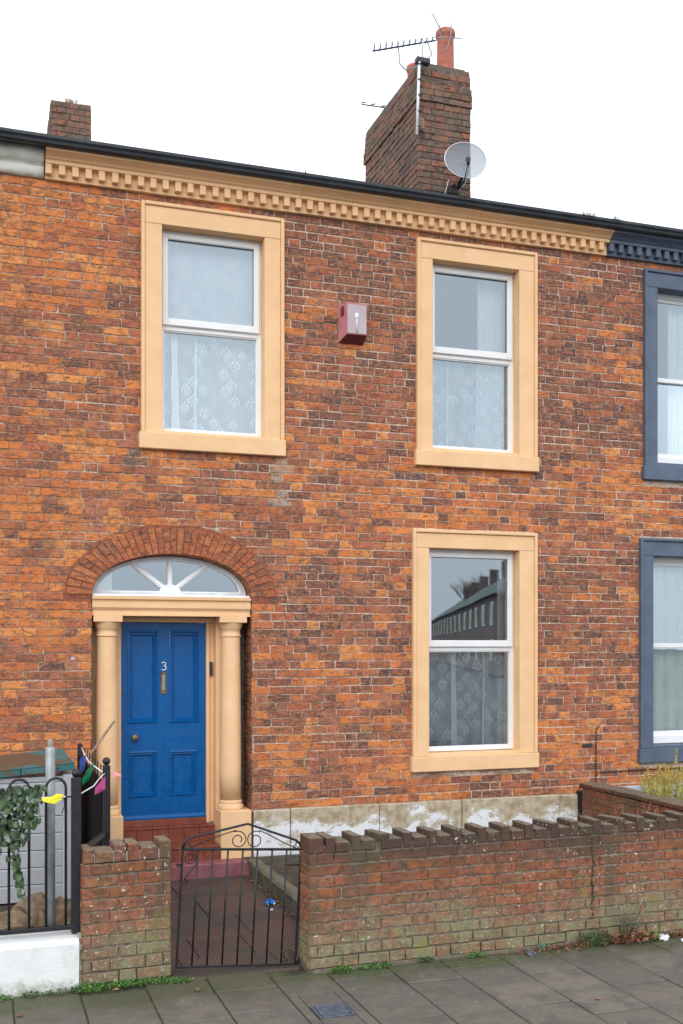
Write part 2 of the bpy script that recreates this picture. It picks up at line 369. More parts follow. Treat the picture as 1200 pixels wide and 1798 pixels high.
# ------------------------------------------------------------------ helpers: meshes
class MB:
    def __init__(s): s.v = []; s.f = []; s.c = []; s.sm = []
    def add(s, vs, fs, col=None, smooth=False):
        o = len(s.v); s.v += [tuple(v) for v in vs]; s.f += [tuple(i+o for i in f) for f in fs]
        s.sm += [smooth]*len(fs)
        s.c += [col or (1, 1, 1)]*len(vs); return s
    def box(s, x0, x1, y0, y1, z0, z1, ch=0., col=None, M=None):
        if ch:
            ch = min(ch, (x1-x0)*.45, (y1-y0)*.45, (z1-z0)*.45)
            bm = bmesh.new(); bmesh.ops.create_cube(bm, size=1)
            for v in bm.verts: v.co = (x0+(v.co.x+.5)*(x1-x0), y0+(v.co.y+.5)*(y1-y0), z0+(v.co.z+.5)*(z1-z0))
            bmesh.ops.bevel(bm, geom=bm.edges[:], offset=ch, segments=1, affect='EDGES')
            vs = [v.co.copy() for v in bm.verts]; fs = [[v.index for v in f.verts] for f in bm.faces]; bm.free()
        else:
            vs = [Vector((x, y, z)) for x in (x0, x1) for y in (y0, y1) for z in (z0, z1)]
            fs = [(0, 1, 3, 2), (4, 6, 7, 5), (0, 4, 5, 1), (2, 3, 7, 6), (0, 2, 6, 4), (1, 5, 7, 3)]
        if M: vs = [M @ v for v in vs]
        return s.add(vs, fs, col)
    def prism_x(s, prof, x0, x1, cap=True):
        n = len(prof)
        vs = [(x0, y, z) for y, z in prof]+[(x1, y, z) for y, z in prof]
        fs = [(i, (i+1) % n, n+(i+1) % n, n+i) for i in range(n)]
        if cap: fs += [tuple(range(n))[::-1], tuple(range(n, 2*n))]
        return s.add(vs, fs)
    def tube(s, pts, r, seg=6, closed=False, caps=True, smooth=True):
        pts = [Vector(p) for p in pts]; n = len(pts); rings = []
        rr = r if isinstance(r, (list, tuple)) else [r]*n
        up = None; base = len(s.v); vs = []
        for i, p in enumerate(pts):
            d = (pts[min(i+1, n-1)]-pts[max(i-1, 0)]) if not closed else (pts[(i+1) % n]-pts[i-1])
            if d.length < 1e-9: d = Vector((0, 0, 1))
            d.normalize()
            if up is None: up = Vector((0, 0, 1)) if abs(d.z) < .9 else Vector((0, 1, 0))
            a = d.cross(up)
            if a.length < 1e-6: a = d.cross(Vector((1, 0, 0)))
            a.normalize(); b = a.cross(d); up = b
            for k in range(seg):
                t = 2*PI*k/seg; vs.append(p+a*math.cos(t)*rr[i]+b*math.sin(t)*rr[i])
        fs = []
        for i in range(n if closed else n-1):
            j = (i+1) % n
            for k in range(seg): fs.append((i*seg+k, i*seg+(k+1) % seg, j*seg+(k+1) % seg, j*seg+k))
        if caps and not closed: fs += [tuple(range(seg)), tuple((n-1)*seg+k for k in range(seg))[::-1]]
        return s.add(vs, fs, None, smooth)
    def lathe(s, prof, cx, cy, seg=28, smooth=True, M=None):
        n = len(prof); vs = []; fs = []
        for r, z in prof:
            for k in range(seg):
                t = 2*PI*k/seg; vs.append(Vector((cx+r*math.cos(t), cy+r*math.sin(t), z)))
        for i in range(n-1):
            for k in range(seg): fs.append((i*seg+k, i*seg+(k+1) % seg, (i+1)*seg+(k+1) % seg, (i+1)*seg+k))
        fs += [tuple(range(seg))[::-1], tuple((n-1)*seg+k for k in range(seg))]
        if M: vs = [M @ v for v in vs]
        return s.add(vs, fs, None, smooth)
    def ball(s, c, r, seg=10, sc=(1, 1, 1), jit=0., rg=None):
        vs = []; fs = []; R = seg//2
        for i in range(R+1):
            a = PI*i/R
            for k in range(seg):
                t = 2*PI*k/seg; q = 1+(rg.uniform(-jit, jit) if rg and 0 < i < R else 0)
                vs.append((c[0]+r*sc[0]*q*math.sin(a)*math.cos(t), c[1]+r*sc[1]*q*math.sin(a)*math.sin(t), c[2]+r*sc[2]*q*math.cos(a)))
        for i in range(R):
            for k in range(seg): fs.append((i*seg+k, (i+1)*seg+k, (i+1)*seg+(k+1) % seg, i*seg+(k+1) % seg))
        return s.add(vs, fs, None, jit == 0)
    def mesh(s, name):
        me = bpy.data.meshes.new(name); me.from_pydata(s.v, [], s.f)
        if any(c != (1, 1, 1) for c in s.c):
            at = me.color_attributes.new('bcol', 'FLOAT_COLOR', 'POINT')
            at.data.foreach_set('color', [x for c in s.c for x in (*c, 1)])
        me.polygons.foreach_set('use_smooth', s.sm)
        bm = bmesh.new(); bm.from_mesh(me); bmesh.ops.recalc_face_normals(bm, faces=bm.faces); bm.to_mesh(me); bm.free()
        me.update(); return me
    def build(s, name, mat, parent=None, **kw):
        me = s.mesh(name); return link(name, me, mat, parent, **kw)
def link(name, me, mat=None, parent=None, **kw):
    if mat is not None and not me.materials: me.materials.append(MT[mat] if isinstance(mat, str) else mat)
    o = bpy.data.objects.new(name, me); C.objects.link(o)
    if parent: o.parent = parent
    for k, v in kw.items(): o[k] = v
    return o
def thing(name, label, category, loc=(0, 0, 0), rz=0, group=None):
    o = bpy.data.objects.new(name, None); C.objects.link(o)
    o.location = loc; o.rotation_euler = (0, 0, rz); o.empty_display_size = .1
    o['label'] = label; o['category'] = category
    if group: o['group'] = group
    return o
def tag(o, label, category, group=None):
    o['label'] = label; o['category'] = category
    if group: o['group'] = group
    return o
def plate(name, outer, holes, y0, y1):
    """2D outline with holes in XZ, extruded from y0 to y1 -> mesh"""
    cu = bpy.data.curves.new(name, 'CURVE'); cu.dimensions = '2D'; cu.fill_mode = 'BOTH'; cu.extrude = (y1-y0)/2
    for ring in [outer]+holes:
        sp = cu.splines.new('POLY'); sp.points.add(len(ring)-1); sp.use_cyclic_u = True
        for i, (x, z) in enumerate(ring): sp.points[i].co = (x, z, 0, 1)
    ob = bpy.data.objects.new(name, cu); C.objects.link(ob)
    dg = bpy.context.evaluated_depsgraph_get()
    me = bpy.data.meshes.new_from_object(ob.evaluated_get(dg)); me.name = name
    ymid = (y0+y1)/2
    for v in me.vertices: x, z, e = v.co; v.co = (x, ymid-e, z)
    bpy.data.objects.remove(ob); bpy.data.curves.remove(cu)
    bm = bmesh.new(); bm.from_mesh(me); bmesh.ops.remove_doubles(bm, verts=bm.verts, dist=1e-5)
    bmesh.ops.recalc_face_normals(bm, faces=bm.faces); bm.to_mesh(me); bm.free()
    return me
def rect(x0, x1, z0, z1): return [(x0, z0), (x1, z0), (x1, z1), (x0, z1)]
def ell(cx, cz, a, b, n=32, t0=0, t1=PI): return [(cx+a*math.cos(t0+(t1-t0)*i/n), cz+b*math.sin(t0+(t1-t0)*i/n)) for i in range(n+1)]

# ------------------------------------------------------------------ brick colours
ORANGE = [(.58, .185, .058), (.64, .225, .066), (.52, .155, .050), (.66, .265, .085)]
MID = [(.37, .115, .064), (.31, .105, .068), (.41, .140, .070), (.34, .14, .092)]
BROWN = [(.215, .090, .064), (.18, .083, .065), (.25, .108, .075)]
DARK = [(.105, .070, .064), (.09, .062, .064), (.13, .082, .07)]
def warm(x, z):
    w = .43+.62*(vn(x*1.0, z*1.5, 3)-.5)+.62*(vn(x*2.6, z*5.2, 5)-.5)
    w += .46*(1-sst(.8, 2.5, x))*(1-.6*sst(4.6, 5.6, z)*sst(.9, 1.2, x))
    w += .22*sst(3.0, 3.3, z)*(1-sst(3.9, 4.4, z))*sst(2.4, 3, x)
    w += .28*(1-sst(.9, 1.4, z))
    w += .18*sst(5.5, 5.8, x)*(1-sst(1.4, 2.0, z))
    w -= .36*sst(4.0, 4.6, z)*sst(2.4, 2.8, x)*(1-.5*sst(5.6, 6.2, x))+.24*sst(.95, 1.3, x)*(1-sst(2.4, 3, x))*sst(3.8, 4.6, z)
    w -= .14*sst(1.3, 1.7, z)*(1-sst(2.7, 3.1, z))*sst(2.4, 2.7, x)
    w += .45*(1-sst(.7, 1.25, x))*sst(4.9, 5.6, z)
    return w
def brick_col(x, z, r):
    if 2.66 < x < 2.90 and 3.52 < z < 3.97: return (.40, .36, .30) if r.random() < .75 else (.22, .12, .08)
    if 1.28 < x < 1.52 and 3.78 < z < 3.97: return (.13, .13, .11)
    if 4.02 < x < 4.3 and 3.78 < z < 3.9: return (.10, .09, .10)
    w = warm(x, z); q = r.random()
    if q < w*.62: p = ORANGE
    elif q < .40+w*.50: p = MID
    elif q < .86+w*.2: p = BROWN
    else: p = DARK
    if p is MID and w < .25 and r.random() < .45: p = BROWN
    if p is BROWN and r.random() < .40*(1-w): p = DARK
    c = r.choice(p); k = r.uniform(.96, 1.24)
    return tuple(v*k for v in c)

def brick_shape(mb, xb0, xb1, xt0, xt1, z0, z1, yf, yb, col, r, jit=.002, mp=None, ch=.0035):
    """one brick: a chamfered front with its own slightly uneven corners, open back; u = first axis, depth = y"""
    j = lambda: r.uniform(-jit, jit)
    o = [(xb0+j(), z0+j()), (xb1+j(), z0+j()), (xt1+j(), z1+j()), (xt0+j(), z1+j())]
    cx = sum(p[0] for p in o)/4; cz = sum(p[1] for p in o)/4
    inn = [(x-math.copysign(ch, x-cx), z-math.copysign(ch, z-cz)) for x, z in o]
    ty = [r.uniform(-.0012, .0012) for _ in range(4)]
    vs = [(x, yf+t, z) for (x, z), t in zip(inn, ty)]+[(x, yf+ch, z) for x, z in o]+[(x, yb, z) for x, z in o]
    fs = [(0, 1, 2, 3)]+[(i, 4+i, 4+(i+1) % 4, (i+1) % 4) for i in range(4)]+[(4+i, 8+i, 8+(i+1) % 4, 4+(i+1) % 4) for i in range(4)]
    if mp: vs = [mp(*v) for v in vs]
    mb.add(vs, fs, col)

JT = .0044
def variant_meshes(L, H, mat, n=10, depth=.02, seed=1, prefix='brick'):
    r = random.Random(seed); out = []
    for i in range(n):
        mb = MB(); brick_shape(mb, -L/2+JT, L/2-JT, -L/2+JT, L/2-JT, -H/2+JT, H/2-JT, 0, depth, None, r, .0042)
        me = mb.mesh(prefix); out.append(me)
    return out

# ------------------------------------------------------------------ facade data (metres; facade plane y = 0, pavement z = 0)
X0, X1 = .56, 6.43              # party lines of the central house
ZP, ZC = .545, 6.356            # top of plinth, underside of cornice
COURSE = (ZC-ZP)/73
UNIT = .354
WIN = [  # inner opening x0,x1,z0,z1 ; outer x0,x1,top ; sill bottom
    (1.625, 2.615, 4.15, 6.08, 1.43, 2.81, 6.28, 3.97),
    (4.385, 5.375, 4.155, 6.08, 4.21, 5.585, 6.28, 3.965),
    (4.345, 5.378, 1.03, 3.13, 4.165, 5.585, 3.318, .848),
    (7.085, 8.11, 4.157, 6.08, 6.915, 8.28, 6.275, 3.955),
    (7.03, 8.06, 1.03, 3.122, 6.86, 8.23, 3.316, .845)]
AC, AZ, AA, AB = 1.738, 2.60, .752, .395      # door arch: centre, springing, half width, rise
RA, RB = AA+.235, AB+.25                      # outer curve of the brick ring
def blocked(z0, z1):
    """intervals of x that bricks of the course z0..z1 must leave, as (bottom x0, bottom x1, top x0, top x1)"""
    out = []
    for a, b, c, d, e, f, g, h in WIN:
        if z1 > h+.01 and z0 < g-.01: out.append((e+.02, f-.02, e+.02, f-.02))
    if z1 < AZ: out.append((AC-AA, AC+AA, AC-AA, AC+AA))
    elif z0 < AZ+RB:
        def hw(z):
            if z >= AZ+RB: return 0
            return RA*math.sqrt(max(0, 1-((max(z, AZ)-AZ)/RB)**2))+.006
        if z0 < AZ: out.append((AC-AA, AC+AA, AC-hw(z1), AC+hw(z1)) if z1 < AZ+.02 else (AC-RA, AC+RA, AC-hw(z1), AC+hw(z1)))
        else: out.append((AC-hw(z0), AC+hw(z0), AC-hw(z1), AC+hw(z1)))
    return out

def facade_bricks(xa, xb, parent, limit, seed):
    r = random.Random(seed)
    cand = []; mass = MB()
    for k in range(73):
        z0 = ZP+k*COURSE; z1 = z0+COURSE; zc = (z0+z1)/2
        off = (k % 2)*UNIT/2+.03*math.sin(k*1.7)+.012*(h2(k, 3)-.5)
        u = math.floor((xa-off)/UNIT)*UNIT+off-UNIT
        cells = []
        while u < xb+UNIT:
            cells.append((u, u+.236)); cells.append((u+.236, u+UNIT)); u += UNIT
        blk = blocked(z0, z1)
        sag = .0045*math.sin(.8*k)
        for a, b in cells:
            if not (xa <= (a+b)/2 < xb): continue
            jl, jr = .012*(h2(int(round(a*100)), k, 9)-.5), .012*(h2(int(round(b*100)), k, 9)-.5)
            segs = [(a, b, a, b)]
            for (p0, p1, q0, q1) in blk:
                ns = []
                for (b0, b1, t0, t1) in segs:
                    if b1 <= p0 and t1 <= q0 or b0 >= p1 and t0 >= q1: ns.append((b0, b1, t0, t1)); continue
                    lb, lt = min(b1, p0), min(t1, q0)
                    if (lb-b0+lt-t0)/2 > .03 and lt-t0 > .012 and lb-b0 > .008: ns.append((b0, lb, t0, lt))
                    rb, rt = max(b0, p1), max(t0, q1)
                    if (b1-rb+t1-rt)/2 > .03 and t1-rt > .012 and b1-rb > .008: ns.append((rb, b1, rt, t1))
                segs = ns
            for (b0, b1, t0, t1) in segs:
                if (b1-b0+t1-t0)/2 < .025: continue
                xc = (b0+b1+t0+t1)/4
                col = brick_col(xc, zc, r)
                yf = -.003-r.uniform(0, .005)
                full = abs((b1-b0)-(b-a)) < 1e-6 and abs((t1-t0)-(b-a)) < 1e-6
                dist = .3229*xc+.9464*10
                cand.append((-(b1-b0)/dist**3, full, b0, b1, t0, t1, z0+sag, z1+sag, yf, col))
    order = sorted([c for c in cand if c[1] and -.1 < c[2] and c[3] < 7.35], key=lambda c: c[0])[:limit]
    chosen = set(id(c) for c in order)
    for c in cand:
        _, full, b0, b1, t0, t1, z0, z1, yf, col = c
        if id(c) in chosen:
            me = r.choice(VS if b1-b0 > .2 else VH)
            o = link('brick', me, 'brick', parent); o.location = ((b0+b1)/2, yf, (z0+z1)/2); o.color = (*col, 1)
        else:
            brick_shape(mass, b0+JT, b1-JT, t0+JT, t1-JT, z0+JT, z1-JT, yf, .02, col, r, .0028+.0022*(1-sst(1.5, 3.2, (b0+b1)/2)))
    mass.build('brickwork', 'brick_mass', parent, kind='stuff')
VS = variant_meshes(.236, COURSE, 'brick', seed=1); VH = variant_meshes(.118, COURSE, 'brick', seed=2)
for me in VS+VH: me.materials.append(MT['brick'])

def house_wall(xa, xb, parent, zbot=-.3):
    holes = []
    for w in WIN:
        if w[0] > xa and w[1] < xb: holes.append(rect(w[0]-.03, w[1]+.03, w[2]-.03, w[3]+.03))
    if xa < AC < xb:
        g = .014
        holes.append([(AC-AA-g, zbot+.05), (AC+AA+g, zbot+.05)]+ell(AC, AZ, AA+g, AB+g))
    me = plate('wall', rect(xa, xb, zbot, 6.62), holes, .0003, .33)
    return link('wall', me, 'mortar', parent)

# ------------------------------------------------------------------ windows
def surround(parent, w, mat, sillname='window_sill'):
    a, b, c, d, e, f, g, h = w
    mb = MB()
    # flat band with its return into the reveal, mitre lines left as hairline steps
    yf = -.036
    mb.box(e+.036, a, yf, .33, h+.158, d-.001, .003); mb.box(b, f-.036, yf, .33, h+.158, d-.001, .003)
    mb.box(e+.036, f-.036, yf-.0015, .33, d+.001, g-.036, .003)
    o = mb.build('window_surround', mat, parent)
    rim = MB()
    rim.box(e, e+.034, -.056, .006, h+.156, g, .006); rim.box(f-.034, f, -.056, .006, h+.156, g, .006)
    rim.box(e+.0345, f-.0345, -.058, .006, g-.034, g, .006)
    rim.build('moulded_rim', mat, o)
    s = MB(); s.box(e-.02, f+.012, -.066, .14, h, h+.155, .006)
    s.box(e+.01, f-.01, -.02, .33, h+.1555, c-.001, .002)
    s.build(sillname, mat, o)
    return o
def ring(mb, x0, x1, z0, z1, w, y0, y1, ch=.006, wt=None, wb=None):
    wt = wt or w; wb = wb or w
    mb.box(x0, x0+w, y0, y1, z0, z1, ch); mb.box(x1-w, x1, y0, y1, z0, z1, ch)
    mb.box(x0+w*.97, x1-w*.97, y0+.0006, y1-.0006, z1-wt, z1-.0006, ch); mb.box(x0+w*.97, x1-w*.97, y0+.0006, y1-.0006, z0+.0006, z0+wb, ch)
def pane(parent, x0, x1, z0, z1, y):
    mb = MB(); mb.add([(x0, y, z0), (x1, y, z0), (x1, y, z1), (x0, y, z1)], [(0, 1, 2, 3)])
    mb.box(x0, x1, y+.018, y+.0185, z0, z1) if False else None
    mb.build('pane', 'glass', parent)
def pvc_window(house, w, zr, smat):
    """white PVC: outer frame, proud top light, fixed lower light. zr = fraction height of the meeting rail"""
    a, b, c, d = w[:4]
    root = MB(); y = .105
    ring(root, a-.008, b+.008, c+.004, d+.008, .045, y, y+.07, .005, .05, .042)
    zm = c+(d-c)*zr
    root.box(a+.02, b-.02, y+.003, y+.068, zm-.03, zm+.03, .005)
    r = root.build('window', 'pvc', house)
    top = MB(); ring(top, a+.018, b-.018, zm+.012, d-.028, .058, y-.026, y+.03, .007, .055, .07)
    t = top.build('top_light', 'pvc', r)
    bead = MB(); ring(bead, a+.035, b-.035, c+.044, zm-.029, .012, y+.012, y+.06, .004)
    bead.build('glazing_bead', 'pvc', r)
    gas = MB(); ring(gas, a+.074, b-.074, zm+.080, d-.081, .005, y+.004, y+.02, .001)
    gas.build('gasket', 'dark', t)
    pane(t, a+.07, b-.07, zm+.07, d-.07, y+.012)
    pane(r, a+.04, b-.04, c+.04, zm-.03, y+.035)
    surround(r, w, smat)
    return r
def sash_window(house, w, zr, smat):
    a, b, c, d = w[:4]
    root = MB(); y = .13
    ring(root, a-.008, b+.008, c+.004, d+.008, .035, y, y+.09, .004, .06, .085)
    r = root.build('window', 'pvc', house)
    zm = c+(d-c)*zr
    up = MB(); ring(up, a+.022, b-.022, zm, d-.05, .04, y+.015, y+.045, .005, .045, .05)
    u = up.build('upper_sash', 'pvc', r); pane(u, a+.055, b-.055, zm+.045, d-.09, y+.03)
    lo = MB(); ring(lo, a+.022, b-.022, c+.08, zm+.045, .04, y+.047, y+.08, .005, .045, .06)
    l = lo.build('lower_sash', 'pvc', r); pane(l, a+.055, b-.055, c+.135, zm+.005, y+.062)
    surround(r, w, smat)
    return r
def room(house, w):
    a, b, c, d = w[:4]; mb = MB(); x0, x1, z0, z1, y0, y1 = a-.5, b+.5, c-.6, d+.35, .34, 3.4
    vs = [(x0, y0, z0), (x1, y0, z0), (x1, y0, z1), (x0, y0, z1), (x0, y1, z0), (x1, y1, z0), (x1, y1, z1), (x0, y1, z1)]
    mb.add(vs, [(4, 5, 6, 7), (0, 4, 7, 3), (1, 2, 6, 5), (3, 7, 6, 2), (0, 1, 5, 4)])
    mb.build('room_interior', 'room', house)
def curtain(x0, x1, z0, z1, y, amp, lam, mat, label, group=None, seed=0, bundles=(), sprigs=None):
    """hanging cloth with uneven folds; bundles = (x, width, amp) bunched places"""
    r = random.Random(seed); nx = max(40, int((x1-x0)/.008)); nz = 10
    ph = r.uniform(0, 6); vs = []; fs = []
    def yy(x, t):
        v = amp*(.6*math.sin(2*PI*x/lam+ph+.5*math.sin(x*9+ph))+.4*math.sin(2*PI*x/(lam*.43)+1.3*ph))
        for bx, bwid, ba in bundles:
            q = (x-(bx+.02*t))/(bwid*(1+.5*t)); v += ba*math.exp(-q*q)*math.sin(x*260)
        return y+v*(.55+.45*t)
    for j in range(nz+1):
        t = j/nz
        for i in range(nx+1):
            x = x0+(x1-x0)*i/nx; vs.append((x, yy(x, t), z1+(z0-z1)*t))
    for j in range(nz):
        for i in range(nx): k = j*(nx+1)+i; fs.append((k, k+1, k+nx+2, k+nx+1))
    o = thing('curtain', label, 'curtain', group=group)
    MB().add(vs, fs, None, True).build('cloth', mat, o)
    for bx, bwid, ba in bundles:                      # gathered folds, several layers of cloth thick
        fm = MB(); vs2 = []; fs2 = []; w0 = bwid*.75
        for j in range(9):
            t = j/8; xx = bx+.03*t*(1 if ba > .02 else -1)*(.5 if bwid > .02 else .3); ww = w0*(1+.5*t+.15*math.sin(j*1.9))
            for i in range(9):
                q = i/8*2-1; vs2.append((xx+ww*q, y-.028-.012*math.cos(q*7), z1+(z0-z1)*t))
        for j in range(8):
            for i in range(8): k = j*9+i; fs2.append((k, k+1, k+10, k+9))
        fm.add(vs2, fs2, None, True).build('gathered_fold', 'foldnet', o)
    if sprigs:
        mb = MB(); sz0, sz1, dx, dz = sprigs; row = 0; z = sz0
        while z < sz1:
            x = x0+.03+(row % 2)*dx/2
            while x < x1-.02:
                px, pz = x+r.uniform(-.034, .034), z+r.uniform(-.024, .024)
                t = (z1-pz)/(z1-z0); py = yy(px, t)-.006
                def leaf(ax, az, ang, L, W):
                    ca, sa = math.sin(ang), math.cos(ang)
                    q = [(0, 0), (L*.45, W), (L, 0), (L*.45, -W)]
                    mb.add([(ax+ca*u+sa*v, py, az+sa*u-ca*v) for u, v in q], [(0, 1, 2, 3)])
                s = r.uniform(.85, 1.15)
                if r.random() < .2: x += dx; continue
                leaf(px, pz-.060*s, 0, .13*s, .0026)
                for sg in (-1, 1):
                    leaf(px, pz-.05*s, sg*.62, .066*s, .0035); leaf(px, pz-.02*s, sg*.5, .055*s, .0035)
                    leaf(px+sg*.036*s, pz+.002*s, sg*.15, .040*s, .0075); leaf(px+sg*.030*s, pz-.012*s, sg*1.0, .03*s, .0065)
                    leaf(px+sg*.022*s, pz+.028*s, sg*.12, .036*s, .007); leaf(px+sg*.008*s, pz+.022*s, sg*.35, .03*s, .0055)
                leaf(px, pz+.045*s, 0, .04*s, .0075)
                x += dx
            z += dz; row += 1
        mb.build('lace_motif', 'sprig', o, kind='stuff')
    return o

# ------------------------------------------------------------------ cornice and roof
def cornice(house, xa, xb, mat, dent=True):
    prof = [(.004, 6.356), (-.045, 6.358), (-.045, 6.472), (-.105, 6.476), (-.108, 6.505), (-.125, 6.512), (-.14, 6.528), (-.178, 6.548), (-.197, 6.556), (-.205, 6.5725), (-.20, 6.5735), (.004, 6.5735)]
    mb = MB(); r = random.Random(int(xa*10)); x = xa
    while x < xb-.01:                                    # cast in lengths that do not quite line up
        l = min(xb-x, r.choice((1.3, 1.9, 2.4))); dz = r.uniform(-.003, .003)
        mb.prism_x([(y+r.uniform(-.002, .002), z+dz) for y, z in prof], x+.001, x+l-.001); x += l
    c = mb.build('cornice', mat, house)
    if dent:
        base = MB().box(-.029, .029, -.098, -.044, -.046, .046, .005).mesh('dentil'); base.materials.append(MT[mat])
        n = int((xb-xa)/.1172)
        for i in range(n):
            o = link('dentil', base, None, c)
            o.location = (xa+.032+i*.1172+r.uniform(-.004, .004), r.uniform(-.003, .003), 6.430+r.uniform(-.003, .003))
    return c
def gutter(house, xa, xb, step=0.):
    mb = MB(); z = step
    prof = [(-.20, 6.574+z), (-.238, 6.572+z), (-.256, 6.584+z), (-.262, 6.606+z), (-.276, 6.626+z), (-.277, 6.652+z), (-.270, 6.652+z), (-.270, 6.632+z), (-.256, 6.610+z), (-.250, 6.588+z), (-.236, 6.580+z), (-.205, 6.582+z), (-.203, 6.652+z), (-.195, 6.652+z)]
    mb.prism_x(prof, xa, xb)
    g = mb.build('gutter', 'gutter', house)
    x = xa+.9
    while x < xb:
        u = MB(); u.prism_x([(y*1.012-.002 if y < -.22 else y, zz-.002) for y, zz in prof], x, x+.10)
        u.build('gutter_union', 'gutter', g); x += 2.45
    return g
def roof(house, xa, xb):
    mb = MB(); nrow = 22; 
    for k in range(nrow):
        t0, t1 = k/nrow, (k+1)/nrow
        y0, y1 = -.24+4.9*t0, -.24+4.9*t1+.05; z0, z1 = 6.645+1.55*t0, 6.645+1.55*t1
        x = xa; i = 0
        while x < xb-.02:
            x2 = min(xb, x+(.3 if not (i == 0 and k % 2) else .15)); mb.add([(x+.003, y0, z0+.012), (x2-.003, y0, z0+.012), (x2-.003, y1, z1+.004), (x+.003, y1, z1+.004), (x+.003, y0, z0+.004), (x2-.003, y0, z0+.004)], [(0, 1, 2, 3), (0, 4, 5, 1)]); x = x2; i += 1
    mb.add([(xa, -.22, 6.63), (xb, -.22, 6.63), (xb, 4.66, 8.19), (xa, 4.66, 8.19), (xa, 9.4, 6.6), (xb, 9.4, 6.6), (xb, 4.66, 8.1), (xa, 4.66, 8.1)], [(0, 1, 2, 3), (3, 2, 5, 4)])
    return mb.build('roof', 'slate', house, kind='stuff')

def brick_stack(parent, name, x0, x1, y0, y1, z0, z1, label, seed, worn=1., over=1.):
    """chimney stack: core plus uneven weathered bricks on the faces, two oversailing courses"""
    r = random.Random(seed)
    core = MB().box(x0+.012, x1-.012, y0+.012, y1-.012, z0, z1-.09)
    s = core.build(name, 'cmortar', parent, label=label)
    mb = MB(); crs = .0786; n = int((z1-z0)/crs)
    for k in range(n):
        za = z0+k*crs; top = n-1-k
        ov = .018 if top in (4, 5) else (.010 if top == 3 else 0)
        ov *= over
        if top == 0: ov -= .015*over
        for (map_, L) in ((lambda u, d, z: (x0+u, y0+d, z), x1-x0), (lambda u, d, z: (x0+d, y1-u, z), y1-y0), (lambda u, d, z: (x1-d, y0+u, z), y1-y0)):
            u = -(k % 2)*.17-ov
            while u < L+ov-.02:
                for w in (.236, .118):
                    a, b = max(u, -ov), min(u+w, L+ov)
                    u += w
                    if b-a < .035: continue
                    if top < 1 and r.random() < .12: continue
                    pick = r.random()
                    c = r.choice(MID) if pick < .34 else r.choice(BROWN) if pick < .8 else r.choice(DARK)
                    dd = -ov+r.uniform(-.005, .007)*worn
                    brick_shape(mb, a+.004, b-.003, a+.004, b-.003, za+.005, za+crs-.003, dd, .03, c, r, .004*worn, map_, .005)
    mb.build('stack_brickwork', 'chim', s, kind='stuff')
    cap = MB(); cap.box(x0+.05, x1-.05, y0+.05, y1-.05, z1-.08, z1-.025, .01)
    cap.build('mortar_cap', 'cmortar', s)
    return s

# ================================================================== CENTRAL HOUSE
house = thing('brick_house', 'terraced red brick house with blue front door and cream window surrounds', 'house', (0, 0, 0))
house_wall(X0, X1, house)
facade_bricks(X0, X1, house, 300, 11)

# brick ring of the door arch, each voussoir a piece
bm_ring = plate('arch_pointing', ell(AC, AZ, RA+.035, RB+.035, 48)+[(AC-RA-.035, AZ-.07), (AC-AA-.016, AZ-.07)]+ell(AC, AZ, AA+.001, AB+.001, 48)[::-1]+[(AC+AA+.016, AZ-.07), (AC+RA+.035, AZ-.07)], [], -.0012, .004)
link('arch_pointing', bm_ring, 'redmortar', house)
r = random.Random(5)
pts = ell(AC, AZ, AA+.12, AB+.125, 400); L = [0]
for p, q in zip(pts, pts[1:]): L.append(L[-1]+math.hypot(q[0]-p[0], q[1]-p[1]))
NV = 35
def ang_at(s):
    for i in range(400):
        if L[i+1] >= s: return PI*(i+(s-L[i])/(L[i+1]-L[i]))/400
    return PI
def ring_pt(t, k):   # k 0 = intrados, 1 = extrados; normal-ish fan
    return (AC+(AA+.003+(RA-AA-.006)*k)*math.cos(t), AZ+(AB+.003+(RB-AB-.006)*k)*math.sin(t))
for i in range(NV):
    s0 = L[-1]*i/NV; s1 = L[-1]*(i+1)/NV; t0, t1 = ang_at(s0+.004), ang_at(s1-.004)
    splits = [(0, 1)] if (i % 3) else [(0, .46), (.485, 1)]
    for k0, k1 in splits:
        q = [ring_pt(t1, k0), ring_pt(t0, k0), ring_pt(t0, k1), ring_pt(t1, k1)]
        cx = sum(p[0] for p in q)/4; cz = sum(p[1] for p in q)/4
        inn = [(p[0]+(cx-p[0])*.08, p[1]+(cz-p[1])*.05) for p in q]
        vs = [(x-cx, 0, z-cz) for x, z in inn]+[(x-cx, .004, z-cz) for x, z in q]+[(x-cx, .03 if k0 > 0 else .2, z-cz) for x, z in q]
        fs = [(0, 1, 2, 3)]+[(j, 4+j, 4+(j+1) % 4, (j+1) % 4) for j in range(4)]+[(4+j, 8+j, 8+(j+1) % 4, 4+(j+1) % 4) for j in range(4)]
        o = MB().add(vs, fs).build('arch_brick', 'archbrick', house)
        o.location = (cx, -.008-r.uniform(0, .005), cz)
        c = r.choice([(.42, .13, .06), (.34, .10, .055), (.46, .16, .07), (.25, .10, .065), (.36, .115, .06)]); o.color = (*c, 1)

# sooty brick returns of the doorway
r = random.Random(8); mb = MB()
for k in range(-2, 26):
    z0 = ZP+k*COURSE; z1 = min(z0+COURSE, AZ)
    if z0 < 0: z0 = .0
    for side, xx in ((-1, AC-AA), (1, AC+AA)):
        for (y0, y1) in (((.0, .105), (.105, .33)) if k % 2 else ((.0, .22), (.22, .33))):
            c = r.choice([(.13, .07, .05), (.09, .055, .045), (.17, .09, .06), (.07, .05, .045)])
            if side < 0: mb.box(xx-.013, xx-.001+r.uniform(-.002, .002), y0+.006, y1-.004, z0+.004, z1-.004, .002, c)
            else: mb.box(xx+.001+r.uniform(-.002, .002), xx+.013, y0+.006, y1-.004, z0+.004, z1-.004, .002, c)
mb.build('reveal_brickwork', 'brick_mass', house, kind='stuff')

